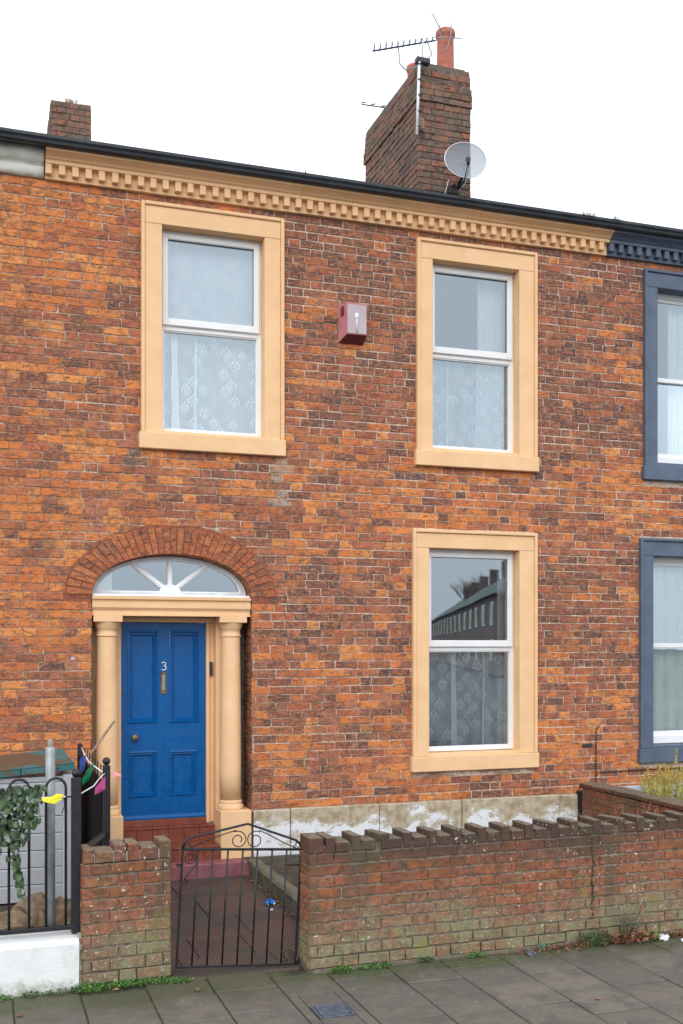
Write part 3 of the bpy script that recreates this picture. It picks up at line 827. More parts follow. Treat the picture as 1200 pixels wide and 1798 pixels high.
WO = []
WO.append(pvc_window(house, WIN[0], .525, 'cream')); WO.append(pvc_window(house, WIN[1], .515, 'cream')); WO.append(pvc_window(house, WIN[2], .512, 'cream'))
for w in WIN[:3]: room(house, w)
cornice(house, X0+.005, X1-.002, 'cream')
gutter(house, X0-.03, X1+.2); roof(house, X0, X1)

# stone plinth in five lengths
xs = [2.50, 2.874, 3.80, 4.708, 5.854, 6.075]
for i in range(5):
    mb = MB(); mb.box(xs[i]+.004, xs[i+1]-.004, -.052-.006*(i % 2), .004, -.15, ZP-.002+.004*(i % 2), .01)
    mb.build('plinth_stone', 'plinth', house)
MB().box(2.50, 6.08, -.035, .002, -.15, ZP-.02).build('plinth_bed', 'cmortar', house)
MB().box(6.078, 6.115, -.062, .002, -.1, .575, .004).build('damp_proof_strip', 'flash', house)
MB().box(6.118, 6.43, -.05, .002, -.15, .58, .008).build('plinth_stone', 'plinth', house)

# ---- doorcase
DY = .33
ent = MB()
prof = [(.20, 2.41), (.012, 2.41), (.012, 2.425), (.03, 2.429), (.03, 2.468), (.018, 2.470), (.010, 2.484), (.004, 2.486), (.004, 2.533), (.014, 2.536), (.008, 2.552), (-.012, 2.565), (-.014, 2.590), (.20, 2.592)]
ent.prism_x(prof, AC-AA+.002, AC+AA-.004)
entab = ent.build('entablature', 'cream', house)
MB().box(AC-AA+.006, AC+AA-.008, .02, .20, 2.5925, 2.612, .003).build('fanlight_ledge', 'pvc', entab)
dz = DY
for side, cx in (('l', 1.133), ('r', 2.318)):
    cy = .135
    col = MB()
    shaft = [(.104, .64), (.1035, .9), (.102, 1.3), (.0985, 1.7), (.094, 2.05), (.0925, 2.20), (.0925, 2.215)]
    col.lathe(shaft, cx, cy, 32)
    co = col.build('column', 'cream', house)
    cp = MB(); cp.lathe([(.0925, 2.215), (.102, 2.219), (.102, 2.234), (.093, 2.237), (.093, 2.285), (.100, 2.289), (.101, 2.300), (.108, 2.312), (.120, 2.345), (.122, 2.352)], cx, cy, 32)
    cp.box(cx-.133, cx+.133, cy-.128, cy+.10, 2.352, 2.409, .004)
    cp.build('capital', 'cream', co)
    bs = MB(); bs.lathe([(.121, .548), (.124, .562), (.124, .585), (.116, .594), (.108, .602), (.112, .612), (.114, .624), (.107, .636), (.104, .64)], cx, cy, 32)
    bs.build('base', 'cream', co)
    pd = MB()
    if side == 'l': pd.box(AC-AA+.004, 1.268, -.02, .30, .06, .548, .006)
    else: pd.box(2.186, AC+AA-.002, -.028, .30, .06, .548, .006)
    pd.build('pedestal', 'cream', co)
fr = MB()
fr.box(AC-AA+.004, 1.262, .245, .40, .1, 2.409, .004); fr.box(1.262, 1.288, .30, .40, .4, 2.409, .004)
fr.box(2.112, 2.142, .29, .40, .4, 2.409, .004); fr.box(2.142, 2.19, .325, .40, .4, 2.409, .003); fr.box(2.19, 2.42, .215, .40, .1, 2.409, .004)
fr.box(1.262, 2.19, .262, .40, 2.358, 2.4095, .004)
MB().box(2.42, AC+AA+.02, .30, .40, -.1, 2.4098).build('reveal_back', 'cmortar', house)
dfr = fr.build('door_frame', 'cream', house)
bell = MB().box(2.146, 2.176, .300, .326, 1.835, 1.972, .004); bell.build('doorbell', 'dark', dfr)

# ---- six-panel look: four recessed panels with mouldings
dx0, dx1, dzb, dzt = 1.288, 2.112, .452, 2.356
panels = [(1.356, 1.640, 1.385, 2.272), (1.756, 2.040, 1.385, 2.272), (1.364, 1.632, .672, 1.112), (1.756, 2.022, .672, 1.108)]
me = plate('door', rect(dx0, dx1, dzb, dzt), [rect(*p) for p in panels], DY, DY+.045)
door = link('door', me, 'door', house)
for p in panels:
    mb = MB()
    x0, x1, z0, z1 = p
    steps = [(0, -.008), (.012, -.011), (.022, .010), (.034, .008), (.046, .030)]
    for (i0, y0), (i1, y1) in zip(steps, steps[1:]):
        A = [(x0+i0, z0+i0), (x1-i0, z0+i0), (x1-i0, z1-i0), (x0+i0, z1-i0)]; B = [(x0+i1, z0+i1), (x1-i1, z0+i1), (x1-i1, z1-i1), (x0+i1, z1-i1)]
        mb.add([(x, DY+y0, z) for x, z in A]+[(x, DY+y1, z) for x, z in B], [(k, (k+1) % 4, 4+(k+1) % 4, 4+k) for k in range(4)])
    i = .046; mb.add([(x0+i, DY+.030, z0+i), (x1-i, DY+.030, z0+i), (x1-i, DY+.030, z1-i), (x0+i, DY+.030, z1-i)], [(0, 1, 2, 3)])
    i = .0; mb.add([(x0, DY-.006, z0), (x1, DY-.006, z0), (x1, DY-.006, z1), (x0, DY-.006, z1), (x0-.008, DY+.001, z0-.008), (x1+.008, DY+.001, z0-.008), (x1+.008, DY+.001, z1+.008), (x0-.008, DY+.001, z1+.008)], [(k, (k+1) % 4, 4+(k+1) % 4, 4+k) for k in range(4)])
    mb.build('door_panel', 'door', door)
mb = MB(); mb.prism_x([(DY+.001, .50), (DY-.012, .492), (DY-.028, .468), (DY-.028, .455), (DY+.001, .455)], dx0+.004, dx1-.004)
mb.build('weather_board', 'door', door)
kn = MB(); M = Matrix.Translation((1.416, DY, 1.247)) @ Matrix.Rotation(PI/2, 4, 'X')
kn.lathe([(.026, 0), (.026, .006), (.012, .012), (.012, .03), (.026, .036), (.033, .048), (.033, .055), (.024, .062)], 0, 0, 20, M=M)
kn.build('door_knob', 'brass', door)
lp = MB(); ring(lp, 1.667, 1.727, 1.664, 1.876, .014, DY-.010, DY, .003, .018, .026); lp.box(1.68, 1.714, DY-.006, DY-.001, 1.688, 1.86, .002)
l = lp.build('letter_plate', 'brass', door)
MB().box(1.683, 1.711, DY-.009, DY-.006, 1.70, 1.85, .0015).build('letter_flap', 'galv', l)
for z in (1.682, 1.485, 1.275):
    k = MB(); M = Matrix.Translation((1.306, DY, z)) @ Matrix.Rotation(PI/2, 4, 'X')
    k.lathe([(.012 if z > 1.6 else .008, 0), (.012 if z > 1.6 else .008, .006)], 0, 0, 12, M=M); k.build('lock_cylinder', 'brass', door)
# the number 3
num = MB()
arc1 = [(1.6985+.019*math.cos(t), 1.9535+.0175*math.sin(t)) for t in [math.radians(a) for a in range(160, -91, -18)]]
arc2 = [(1.6985+.0225*math.cos(t), 1.9150+.021*math.sin(t)) for t in [math.radians(a) for a in range(90, -161, -18)]]
num.tube([(x, DY-.008, z) for x, z in arc1], .0052, 6); num.tube([(x, DY-.008, z) for x, z in arc2], .0056, 6)
num.build('house_number', 'chrome', door)

# ---- fanlight
FY = .18; fa, fb = AA-.006, AB-.008
outer = [(AC-fa, AZ+.012)]+[(AC-fa*math.cos(PI*i/48), AZ+.012+(fb-.012)*math.sin(PI*i/48)) for i in range(1, 48)]+[(AC+fa, AZ+.012)]
inn = []
ia, ib, iz = fa-.058, fb-.070, AZ+.042
inner = [(AC-ia*math.cos(PI*i/48), iz+ib*math.sin(PI*i/48)) for i in range(0, 49)]
fan = link('fanlight', plate('fanlight', outer, [inner], FY, FY+.05), 'oldwhite', house)
bead_o = [(AC-(ia+.002)*math.cos(PI*i/48), iz+(ib+.002)*math.sin(PI*i/48)) for i in range(0, 49)]
bead_i = [(AC-(ia-.016)*math.cos(PI*i/48), iz+.012+(ib-.026)*math.sin(PI*i/48)) for i in range(0, 49)]
link('fanlight_bead', plate('fanlight_bead', bead_o, [bead_i], FY+.012, FY+.034), 'pvc', fan)
for ang in (0, 53, -53):
    a = math.radians(ang); rr = 1/math.sqrt((math.sin(a)/ia)**2+(math.cos(a)/ib)**2)+.01
    M = Matrix.Translation((AC, 0, iz)) @ Matrix.Rotation(a, 4, 'Y')
    b = MB(); b.box(-.013, .013, FY+.004, FY+.040, .05, rr, .004, M=M); b.box(-.024, .024, FY+.016, FY+.030, .05, rr, .003, M=M)
    b.build('glazing_bar', 'pvc', fan)
hub = [(AC+.105*math.cos(PI*i/16), iz-.004+.082*math.sin(PI*i/16)) for i in range(17)]
link('fanlight_hub', plate('fanlight_hub', hub, [], FY+.002, FY+.044), 'pvc', fan)
gl = MB(); gl.add([(x, FY+.036, z) for x, z in [(AC-(ia+.01)*math.cos(PI*i/48), iz-.003+(ib+.01)*math.sin(PI*i/48)) for i in range(49)]], [tuple(range(49))])
gl.build('pane', 'glass', fan)
hl = MB()
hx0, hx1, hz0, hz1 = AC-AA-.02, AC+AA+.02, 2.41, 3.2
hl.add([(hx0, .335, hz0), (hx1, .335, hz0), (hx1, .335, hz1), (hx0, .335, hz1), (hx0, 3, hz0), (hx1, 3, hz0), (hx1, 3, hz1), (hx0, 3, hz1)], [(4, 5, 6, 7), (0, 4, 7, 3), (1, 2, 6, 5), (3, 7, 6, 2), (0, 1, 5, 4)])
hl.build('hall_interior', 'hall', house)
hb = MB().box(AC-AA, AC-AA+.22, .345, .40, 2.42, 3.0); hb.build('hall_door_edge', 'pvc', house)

# ---- entrance steps (tiles are pieces)
def tiled_step(x0, x1, yf, yb, z0, z1, mat, n, nosing=.012):
    s = MB().box(x0, x1, yf+.010, yb, z0, z1-.012).build('step', 'cmortar', house)
    w = (x1-x0)/n
    for i in range(n):
        t = MB().box(x0+i*w+.002, x0+(i+1)*w-.002, yf, yf+.010, z0, z1-.016, .002); t.build('riser_tile', mat, s)
        t = MB().box(x0+i*w+.002, x0+(i+1)*w-.002, yf-nosing, yb-.012, z1-.016, z1, .003); t.build('tread_tile', mat, s)
    return s
tiled_step(1.275, 2.185, .24, .42, .225, .385, 'redtile', 6)
MB().box(1.288, 2.112, .29, .40, .385, .452, .004).build('door_sill', 'redtile', house)
tiled_step(1.275, 2.172, -.05, .25, .09, .232, 'redtile', 6)
s = MB().box(1.1, 2.45, -.215, .05, -.08, .095, .008); s.build('step', 'redpaint', house)

# ---- chimneys
c1 = brick_stack(house, 'chimney', 5.123, 5.843, 2.1, 4.0, 6.9, 9.40, 'tall long brick chimney stack with two clay pots', 3)
p = MB(); p.lathe([(.125, 9.38), (.112, 9.45), (.108, 9.75), (.105, 9.87), (.112, 9.885), (.126, 9.91), (.128, 9.955), (.118, 9.975), (.10, 9.97), (.095, 9.85)], 5.64, 2.42, 22)
p.build('chimney_pot', 'pot', c1)
p = MB(); p.lathe([(.13, 9.38), (.12, 9.50), (.12, 9.58), (.135, 9.60), (.135, 9.64), (.10, 9.645)], 5.38, 2.75, 22)
p.build('chimney_pot', 'pot', c1, label='short clay pot behind the tall one')
c2 = brick_stack(house, 'chimney', .855, 1.35, 3.8, 4.6, 7.5, 9.04, 'short rear brick chimney without pots', 4, .9, 0.)
mb = MB(); r = random.Random(2)
for i in range(40):
    x = 1.10+r.uniform(-.06, .08); mb.tube([(x, 3.9, 9.03), (x+r.uniform(-.02, .02), 3.9, 9.07+r.uniform(0, .02))], .003, 4)
mb.build('moss_tuft', 'straw', c2, kind='stuff')

# ================================================================== NEIGHBOURING HOUSES
lh = thing('brick_house', 'left neighbouring brick house with rough grey rendered eaves band', 'house')
house_wall(-3.2, X0-.001, lh); facade_bricks(-3.2, X0, lh, 260, 12)
mb = MB(); r = random.Random(4)
prof = [(.004, 6.362), (-.035, 6.364), (-.06, 6.39), (-.06, 6.44), (-.045, 6.462), (-.075, 6.478), (-.11, 6.50), (-.12, 6.55), (-.12, 6.61), (.004, 6.61)]
n = 60; np_ = len(prof)
vs = []; fs = []
for i in range(n+1):
    x = -3.2+(X0-.006+3.2)*i/n
    for y, z in prof: vs.append((x, y+r.uniform(-.010, .006), z+r.uniform(-.006, .006)))
for i in range(n):
    for k in range(np_): fs.append((i*np_+k, i*np_+(k+1) % np_, (i+1)*np_+(k+1) % np_, (i+1)*np_+k))
fs += [tuple(range(np_)), tuple(n*np_+k for k in range(np_))]
MB().add(vs, fs, None, True).build('cornice', 'render', lh)
gutter(lh, -3.2, X0-.028); roof(lh, -3.2, X0-.002)

rh = thing('brick_house', 'right neighbouring brick house with slate blue window surrounds and cornice', 'house')
house_wall(X1+.001, 10.2, rh); facade_bricks(X1, 10.2, rh, 260, 13)
sash_window(rh, WIN[3], .485, 'slate_blue'); sash_window(rh, WIN[4], .515, 'slate_blue')
for w in WIN[3:]: room(rh, w)
cornice(rh, X1+.002, 10.2, 'slate_blue'); gutter(rh, X1+.202, 10.2); roof(rh, X1+.002, 10.2)
MB().box(6.44, 10.2, -.07, .002, -.15, .60, .01).build('plinth', 'ledge', rh)

# ================================================================== curtains
curtain(1.64, 2.60, 4.16, 5.14, .24, .012, .34, 'net', 'white leaf-patterned lace curtain in the lower half of the upstairs window above the door', seed=1, bundles=((1.78, .035, .022), (1.99, .014, .02)), sprigs=(4.20, 5.1, .20, .098))
curtain(1.64, 2.60, 5.10, 6.07, .27, .006, .5, 'net_dense', 'plain net behind the top pane of the upstairs window above the door', seed=2)
curtain(4.40, 5.36, 4.165, 5.12, .24, .010, .3, 'net', 'white lace curtain in the lower half of the upstairs window above the ground floor window', seed=3, bundles=((4.66, .012, .02), (5.0, .012, .018)), sprigs=(4.22, 5.05, .20, .098))
curtain(5.05, 5.36, 4.165, 6.07, .30, .016, .085, 'drape', 'white drape at the right of the upstairs window with the lighter lace', seed=4)
curtain(4.36, 5.37, 1.04, 2.08, .24, .012, .33, 'net_dim', 'sheer leaf-patterned lace curtain in the lower half of the ground floor window', seed=5, bundles=((4.72, .032, .022), (5.08, .012, .02)), sprigs=(1.10, 2.05, .20, .098))
curtain(5.30, 5.42, 1.04, 3.12, .32, .010, .06, 'drape', 'narrow white drape at the right edge of the cream ground floor window', seed=6)
curtain(7.46, 8.10, 4.17, 6.05, .30, .020, .12, 'drape', 'white drape inside the upstairs window with the slate blue surround', seed=7)
curtain(7.18, 7.235, 4.9, 6.05, .32, .012, .06, 'drape', 'thin strip of white drape at the left edge of the upstairs slate blue window', seed=8)
curtain(6.98, 8.10, 1.05, 3.02, .30, .030, .19, 'greendrape', 'pale green-white curtain filling the slate blue ground floor window', seed=9)

# ================================================================== things fixed to the houses
al = thing('alarm_box', 'faded pink and white burglar alarm box on the brickwork between the upstairs windows', 'alarm box', (3.505, 0, 5.33))
b0 = [(-.13, -.195), (.13, -.195), (.13, .195), (-.13, .195)]; b1 = [(-.082, -.130), (.125, -.130), (.125, .175), (-.082, .175)]
vs = [(x, -.008, z) for x, z in b0]+[(x, -.135, z) for x, z in b1]
MB().add(vs, [(0, 1, 5, 4), (1, 2, 6, 5), (2, 3, 7, 6), (3, 0, 4, 7), (4, 5, 6, 7), (0, 3, 2, 1)]).build('housing', 'alarmpink', al)
MB().box(-.077, .120, -.140, -.136, -.122, .160, .002).build('face_plate', 'alarmface', al)
MB().add([(-.128, -.012, -.197), (.128, -.012, -.197), (.122, -.133, -.1335), (-.079, -.133, -.1335)], [(0, 1, 2, 3)]).build('underside', 'alarmred', al)
MB().add([(-.1195, -.05, .05), (-.0995, -.10, .06), (-.0995, -.10, .15), (-.1195, -.05, .15)], [(0, 1, 2, 3)]).build('side_label', 'alarmred', al)
lamp = MB(); lamp.ball((.018, -.142, .05), .022, 10, (1, .5, 1.4)); lamp.tube([(.018, -.142, .04), (.018, -.143, -.09)], .006, 6); lamp.build('strobe_lens', 'whitebox', al)
k = MB(); k.ball((.02, -.141, -.105), .007, 8); k.build('screw', 'dark', al)

mb = MB()
mb.tube([(6.36, -.012, 1.262), (6.345, -.022, 1.262), (6.325, -.022, 1.245), (6.313, -.02, 1.21), (6.312, -.018, .9), (6.312, -.018, .55)], .0055, 6)
mb.tube([(6.300, -.022, .775), (6.312, -.026, .755), (6.34, -.02, .758), (6.8, -.018, .768), (7.4, -.018, .770), (8.6, -.018, .775)], .005, 6)
tag(mb.build('cable', 'iron'), 'thin black cable clipped down the brickwork beside the slate blue window', 'cable')
mb = MB(); mb.box(6.15, 6.27, -.014, -.002, 1.035, 1.075, .003); mb.box(6.16, 6.24, -.02, -.012, 1.045, 1.062, .002)
tag(mb.build('vent', 'dark'), 'small black vent set in the brickwork left of the thin black cable', 'vent')
mb = MB(); mb.box(.795, .83, -.03, -.004, 1.995, 2.03, .004)
tag(mb.build('bracket', 'ledge'), 'tiny pale blue bracket on the bricks left of the doorway', 'bracket')

# satellite dish on the tall chimney
sd_ = thing('satellite_dish', 'round grey mesh satellite dish at the foot of the tall chimney', 'satellite dish', (5.62, 2.09, 7.86))
D = MB(); n = 36
cen = Vector((-.053, -.42, .14)); nrm = Vector((-.16, -1, .03)).normalized(); ax = nrm.cross(Vector((0, 0, 1))).normalized(); ay = ax.cross(nrm)
vs = [cen+nrm*-.045]; fs = []
for q in range(1, 6):
    for k in range(n):
        t = 2*PI*k/n; rr = q/5; vs.append(cen+ax*(math.cos(t)*.262*rr)+ay*(math.sin(t)*.215*rr)+nrm*(-.045*(1-rr*rr)))
for k in range(n): fs.append((0, 1+k, 1+(k+1) % n))
for q in range(4):
    for k in range(n): fs.append((1+q*n+k, 1+(q+1)*n+k, 1+(q+1)*n+(k+1) % n, 1+q*n+(k+1) % n))
D.add([tuple(v) for v in vs], fs, None, True); dish = D.build('dish', 'dishmat', sd_)
rim = MB(); rim.tube([tuple(cen+ax*math.cos(2*PI*k/n)*.262+ay*math.sin(2*PI*k/n)*.215) for k in range(n)], .006, 6, closed=True); rim.build('rim', 'alu', dish)
arm = MB(); arm.tube([(.02, -.03, -.02), (-.01, -.20, -.06), (-.08, -.46, -.12), (-.15, -.66, -.11), (-.185, -.77, -.06)], .014, 6); arm.tube([(.02, -.03, -.02), (.0, -.25, .05), (-.05, -.37, .12)], .020, 6)
arm.build('arm', 'dark', sd_)
lnb = MB(); lnb.tube([(-.188, -.775, -.085), (-.19, -.78, -.03)], [.018, .028], 10); lnb.ball((-.19, -.775, -.025), .033, 10); lnb.build('receiver', 'dark', sd_)
br = MB(); br.box(-.10, .04, -.07, -.01, -.12, -.02, .006); br.ball((-.05, -.09, -.02), .022); br.ball((.04, -.09, -.04), .02); br.build('wall_bracket', 'dark', sd_)
lead = MB(); lead.tube([(-.18, -.75, -.09), (-.10, -.5, -.19), (.0, -.1, -.10)], .004, 5); lead.tube([(-.1, -.03, .06), (-.14, -.02, -.1), (-.17, -.02, -.2)], .004, 5); lead.build('lead', 'whitebox', sd_)

# TV aerial
ae = thing('tv_aerial', 'long toothed TV aerial on a mast strapped to the tall chimney corner', 'aerial', (5.10, 2.0, 8.36))
m_ = MB(); m_.tube([(-.045, -.03, .0), (-.01, -.03, .98)], .018, 8); m_.tube([(.045, .0, .94), (.055, .02, 1.62)], .010, 8); m_.build('mast', 'whitebox', ae)
boom = MB(); A = Vector((-.60, .02, .95)); B = Vector((.26, .08, 1.27)); boom.tube([A, B], .010, 6); boom.build('boom', 'aerialblue', ae)
for i in range(11):
    t = .02+i*.092; p = A.lerp(B, t); e = MB()
    e.tube([p+Vector((-.02, -.09, -.005)), p+Vector((.0, .0, .03)), p+Vector((.02, .09, .03))], .005, 5); e.tube([p, p+Vector((0, -.01, .085-.004*i))], .007, 5)
    e.build('element', 'aerialblue', ae)
f = MB(); f.tube([A.lerp(B, .40)+Vector((0, 0, -.01)), Vector((-.25, .02, .86)), Vector((-.18, .02, .80)), Vector((.0, .0, .86)), Vector((.06, .0, .91))], .009, 6); f.tube([A.lerp(B, .86), Vector((.19, .05, 1.07)), Vector((.1, .02, .96)), Vector((.04, 0, .93))], .009, 6)
f.build('cradle_arm', 'galv', ae)
cl = MB(); cl.box(-.05, .13, -.05, .04, .89, .96, .01); cl.build('clamp', 'dark', ae)
for i in range(5):
    t_ = MB(); t_.box(-.035-.006*i*0, .005, -.055, -.01, .10+.19*i, .115+.19*i); t_.build('pipe_clip', 'dark', ae)
box_ = MB().box(-.03, .06, -.05, .02, .07, .22, .02); box_.build('junction_box', 'rock', ae)
a2 = thing('tv_aerial', 'second small aerial with reflector beside the tall clay chimney pot', 'aerial', (5.62, 2.25, 9.6))
q = MB(); q.tube([(-.10, 0, 0), (-.02, 0, .1), (.02, 0, .25), (.03, 0, .40)], .006, 5); q.build('mast', 'galv', a2)
q = MB(); q.tube([(-.24, -.02, .44), (-.08, 0, .22)], .008, 5); 
for i in range(4):
    p = Vector((-.24, -.02, .44)).lerp(Vector((-.08, 0, .22)), i/3.5); q.tube([p+Vector((-.03, 0, -.025)), p+Vector((.03, 0, .03))], .004, 5)
q.tube([(-.2, 0, .17), (.18, .02, .24)], .007, 5); q.build('boom', 'galv', a2)
fa_ = thing('tv_aerial', 'tiny distant TV aerial seen behind the left side of the tall chimney', 'aerial', (5.9, 6.0, 9.9))
q = MB(); q.tube([(-.10, 0, .9), (.6, 0, .92)], .010, 5); q.tube([(.55, 0, -1.9), (.55, 0, .98)], .014, 5)
for i in range(4): q.tube([(-.08+i*.17, -.12, .88), (-.06+i*.17, .12, .99)], .010, 5)
q.build('array', 'dark', fa_)

# ================================================================== GROUND
def structure(name, mb, mat):
    o = mb.build(name, mat); o['kind'] = 'structure'; return o
structure('ground', MB().add([(-600, -600, -.16), (600, -600, -.16), (600, 600, -.16), (-600, 600, -.16)], [(0, 1, 2, 3)]), 'lawn')
structure('road', MB().add([(-60, -14.5, -.12), (60, -14.5, -.12), (60, -5.9, -.12), (-60, -5.9, -.12)], [(0, 1, 2, 3)]), 'asphalt')
structure('kerb', MB().box(-20, 20, -5.9, -5.76, -.14, .0, .01), 'cement')
pav = structure('pavement', MB().add([(-20, -5.76, -.012), (20, -5.76, -.012), (20, -3.0, -.012), (-20, -3.0, -.012)], [(0, 1, 2, 3)]), 'moss')
r = random.Random(21)
colx = [-.99, -.59, -.2, .192, .588, .985, 1.377, 1.775, 2.145, 2.56, 2.95, 3.37, 3.76, 4.16, 4.56, 4.96, 5.36, 5.76]
cols_off = {3: .01, 4: -.19, 5: -.05, 6: .0, 7: -.20, 8: -.01, 9: .18, 10: -.03, 11: .12}
for i, (xa, xb) in enumerate(zip(colx, colx[1:])):
    y = -3.18+cols_off.get(i, r.uniform(-.2, .2))
    while y > -5.7:
        ya = max(y-.398, -5.75)
        if not (i == 7 and ya < -4.0 and y > -4.2):
            w2, d2 = (xb-xa)/2-.005, (y-ya)/2-.005
            mb = MB(); mb.box(-w2, w2, -d2, d2, -.05, 0, .005)
            o = mb.build('paving_slab', 'slab', pav); o.location = ((xa+xb)/2, (y+ya)/2, r.uniform(-.003, .003)); o.rotation_euler = (r.uniform(-.008, .008), r.uniform(-.008, .008), r.uniform(-.004, .004))
        else:   # cut slabs round the cover
            for (a, b, c, d) in ((xa+.004, 1.838, ya+.004, y-.004), (2.072, xb-.004, ya+.004, y-.004), (1.842, 2.068, -3.99, y-.004), (1.842, 2.068, ya+.004, -4.222)):
                if d-c > .02 and b-a > .02:
                    MB().box(a, b, c, d, -.05, 0, .004).build('paving_slab', 'slab', pav)
        y = ya
# inspection cover
ic = thing('inspection_cover', 'small blue-grey iron inspection cover set into the paving', 'cover', (1.955, -4.105, 0))
mb = MB(); ring(mb, -.108, .108, -.105, .105, .016, -.02, .004, .002)
mb.v = [(x, z, y) for x, y, z in mb.v]; mb.build('frame', 'castiron', ic)
lid = MB(); ppts = []
for sx, sy, a0 in ((1, 1, 0), (-1, 1, 90), (-1, -1, 180), (1, -1, 270)):
    for k in range(5): t = math.radians(a0+k*22.5); ppts.append((sx*.055+.032*math.cos(t), sy*.055+.032*math.sin(t)))
n = len(ppts); lid.add([(x, y, .004) for x, y in ppts]+[(x, y, -.02) for x, y in ppts], [tuple(range(n))]+[(k, (k+1) % n, n+(k+1) % n, n+k) for k in range(n)])
l = lid.build('lid', 'castiron', ic)
mb = MB()
for i in range(-3, 4):
    for j in range(-3, 4): mb.box(i*.02-.004, i*.02+.004, j*.02-.004, j*.02+.004, .0042, .0065)
mb.build('tread_pattern', 'castiron', l, kind='stuff')

# front path and gardens
gd = structure('front_garden_soil', MB().add([(2.40, -3.2, .04), (6.2, -3.2, .04), (6.2, .0, .10), (2.40, .0, .10)], [(0, 1, 2, 3)]), 'soil')
structure('left_garden_soil', MB().add([(-3.2, -3.1, .20), (.80, -3.1, .20), (.80, 0, .10), (-3.2, 0, .10)], [(0, 1, 2, 3)]), 'soil')
structure('right_garden_soil', MB().add([(6.3, -3.2, .10), (10, -3.2, .10), (10, 0, .10), (6.3, 0, .10)], [(0, 1, 2, 3)]), 'soil')
path = structure('front_path', MB().box(.84, 2.42, -3.28, .1, -.15, -.045), 'moss')
ys = [-3.02, -2.70, -2.22, -1.62, -1.02, -.20]; r = random.Random(3)
for i, (a, b) in enumerate(zip(ys, ys[1:])):
    cuts = [.86, 1.30+.15*(i % 2), 1.95-.1*(i % 2), 2.41] if i < 3 else [.86, 1.64+.1*(i % 2), 2.41]
    for x0, x1 in zip(cuts, cuts[1:]):
        MB().box(x0+.004, x1-.004, a+.004, b-.004, -.08, -.036+r.uniform(-.003, .002), .004).build('path_slab', 'path', path)
MB().box(1.17, 2.02, -3.26, -3.03, -.12, .004, .012).build('gate_threshold', 'path', path)
kb = MB()
vs = []; fs = []; n = 24; r = random.Random(6)
for i in range(n+1):
    y = -.19-2.95*i/n; w = r.uniform(-.006, .006); h = r.uniform(-.008, .008)
    for x, z in ((2.412+w, -.06), (2.405+w, .085+h), (2.43+w, .105+h), (2.52+w, .10+h), (2.54, -.06)): vs.append((x, y, z))
for i in range(n):
    for k in range(4): fs.append((i*5+k, i*5+k+1, (i+1)*5+k+1, (i+1)*5+k))
kb.add(vs, fs); structure('path_kerb', kb, 'kerb')

# ================================================================== GARDEN WALLS
GB = [(.27, .10, .058), (.31, .12, .065), (.24, .095, .06), (.33, .145, .09), (.30, .11, .05), (.23, .11, .08)]
GS = variant_meshes(.225, .075, 'gbrick', 8, .09, 31, 'brick'); GH = variant_meshes(.1125, .075, 'gbrick', 8, .09, 32, 'brick')
for me in GS+GH: me.materials.append(MT['gbrick'])
def garden_wall(name, label, x0, y0, ang, length, courses, seed, z0=0., coping=True, visible=99, thick=.215, end=True):
    r = random.Random(seed)
    t = thing(name, label, 'wall', (x0, y0, 0), ang)
    zt = z0+courses*.075
    MB().box(.008, length-.004, .007, thick-.007, z0-.2, zt-.004).build('core', 'gmortar', t)
    mass = MB()
    for k in range(courses):
        zc = z0+(k+.5)*.075; u = -(k % 2)*.169
        prot = -.016 if k == 0 else (-.008 if k == 1 else 0)
        while u < length-.03:
            for w, V in ((.225, GS), (.1125, GH)):
                a, b = max(0, u), min(u+w, length); u += w
                if b-a < .03: continue
                c = tuple(v*r.uniform(.92, 1.1) for v in r.choice(GB))
                yf = prot-r.uniform(0, .004)
                if b-a > w-.001 and a < visible:
                    o = link('brick', r.choice(V), None, t); o.location = ((a+b)/2, yf, zc); o.color = (*c, 1)
                else: brick_shape(mass, a+JT, b-JT, a+JT, b-JT, zc-.0375+JT, zc+.0375-JT, yf, .09, c, r, .002)
        # end face of the wall and its rear leaf
        if end:
            for (ya, yb) in (((0.004, .1), (.11, thick-.004)) if k % 2 else ((.004, thick-.004),)):
                c = tuple(v*r.uniform(.95, 1.3) for v in r.choice(GB))
                mp = lambda u_, d_, z_: (d_, u_, z_)
                brick_shape(mass, ya, yb, ya, yb, zc-.0375+JT, zc+.0375-JT, -.002, .05, c, r, .002, mp)
                mp2 = lambda u_, d_, z_: (length-d_, u_, z_)
                brick_shape(mass, ya, yb, ya, yb, zc-.0375+JT, zc+.0375-JT, -.002, .05, c, r, .002, mp2)
    mass.build('brickwork', 'gbrick_mass', t, kind='stuff')
    if coping:
        u = .0; i = 0
        while u < length-.05:
            tall = i % 2 == (1 if coping == 1 else 0)
            w = .065 if tall else .1025; h = .1025 if tall else .066
            if i == 0: w, h = .1025, .102
            if b > visible and u > visible: break
            mb = MB(); j = lambda s=.002: r.uniform(-s, s)
            mb.box(-w/2+.001, w/2-.001, -thick/2+j(.005), thick/2+j(.006), 0, h, .0045)
            c = tuple(v*r.uniform(.6, .95) for v in r.choice(GB))
            o = mb.build('coping_brick', 'gbrick', t); o.color = (*c, 1)
            o.location = (u+w/2, thick/2, zt+.003); o.rotation_euler = (j(.02), j(.02), j(.05))
            if tall and r.random() < .12: o.rotation_euler.z += .25
            u += w+.009; i += 1
        cz_ = MB(); cz_.box(.012, min(length, 4.6)-.01, .010, thick-.010, zt-.006, zt+.050, .003); cz_.build('coping_mortar', 'gmortar', t)
    return t
fw = garden_wall('garden_wall', 'long low brick front wall right of the gate with crenellated brick coping', 2.035, -3.385, math.radians(.9), 4.25, 10, 41, 0.02, 1, 3.0)
MB().box(.02, 4.2, -.020, .0, -.15, .022, .004).build('footing', 'gmortar', fw)
mb = MB(); r = random.Random(9)
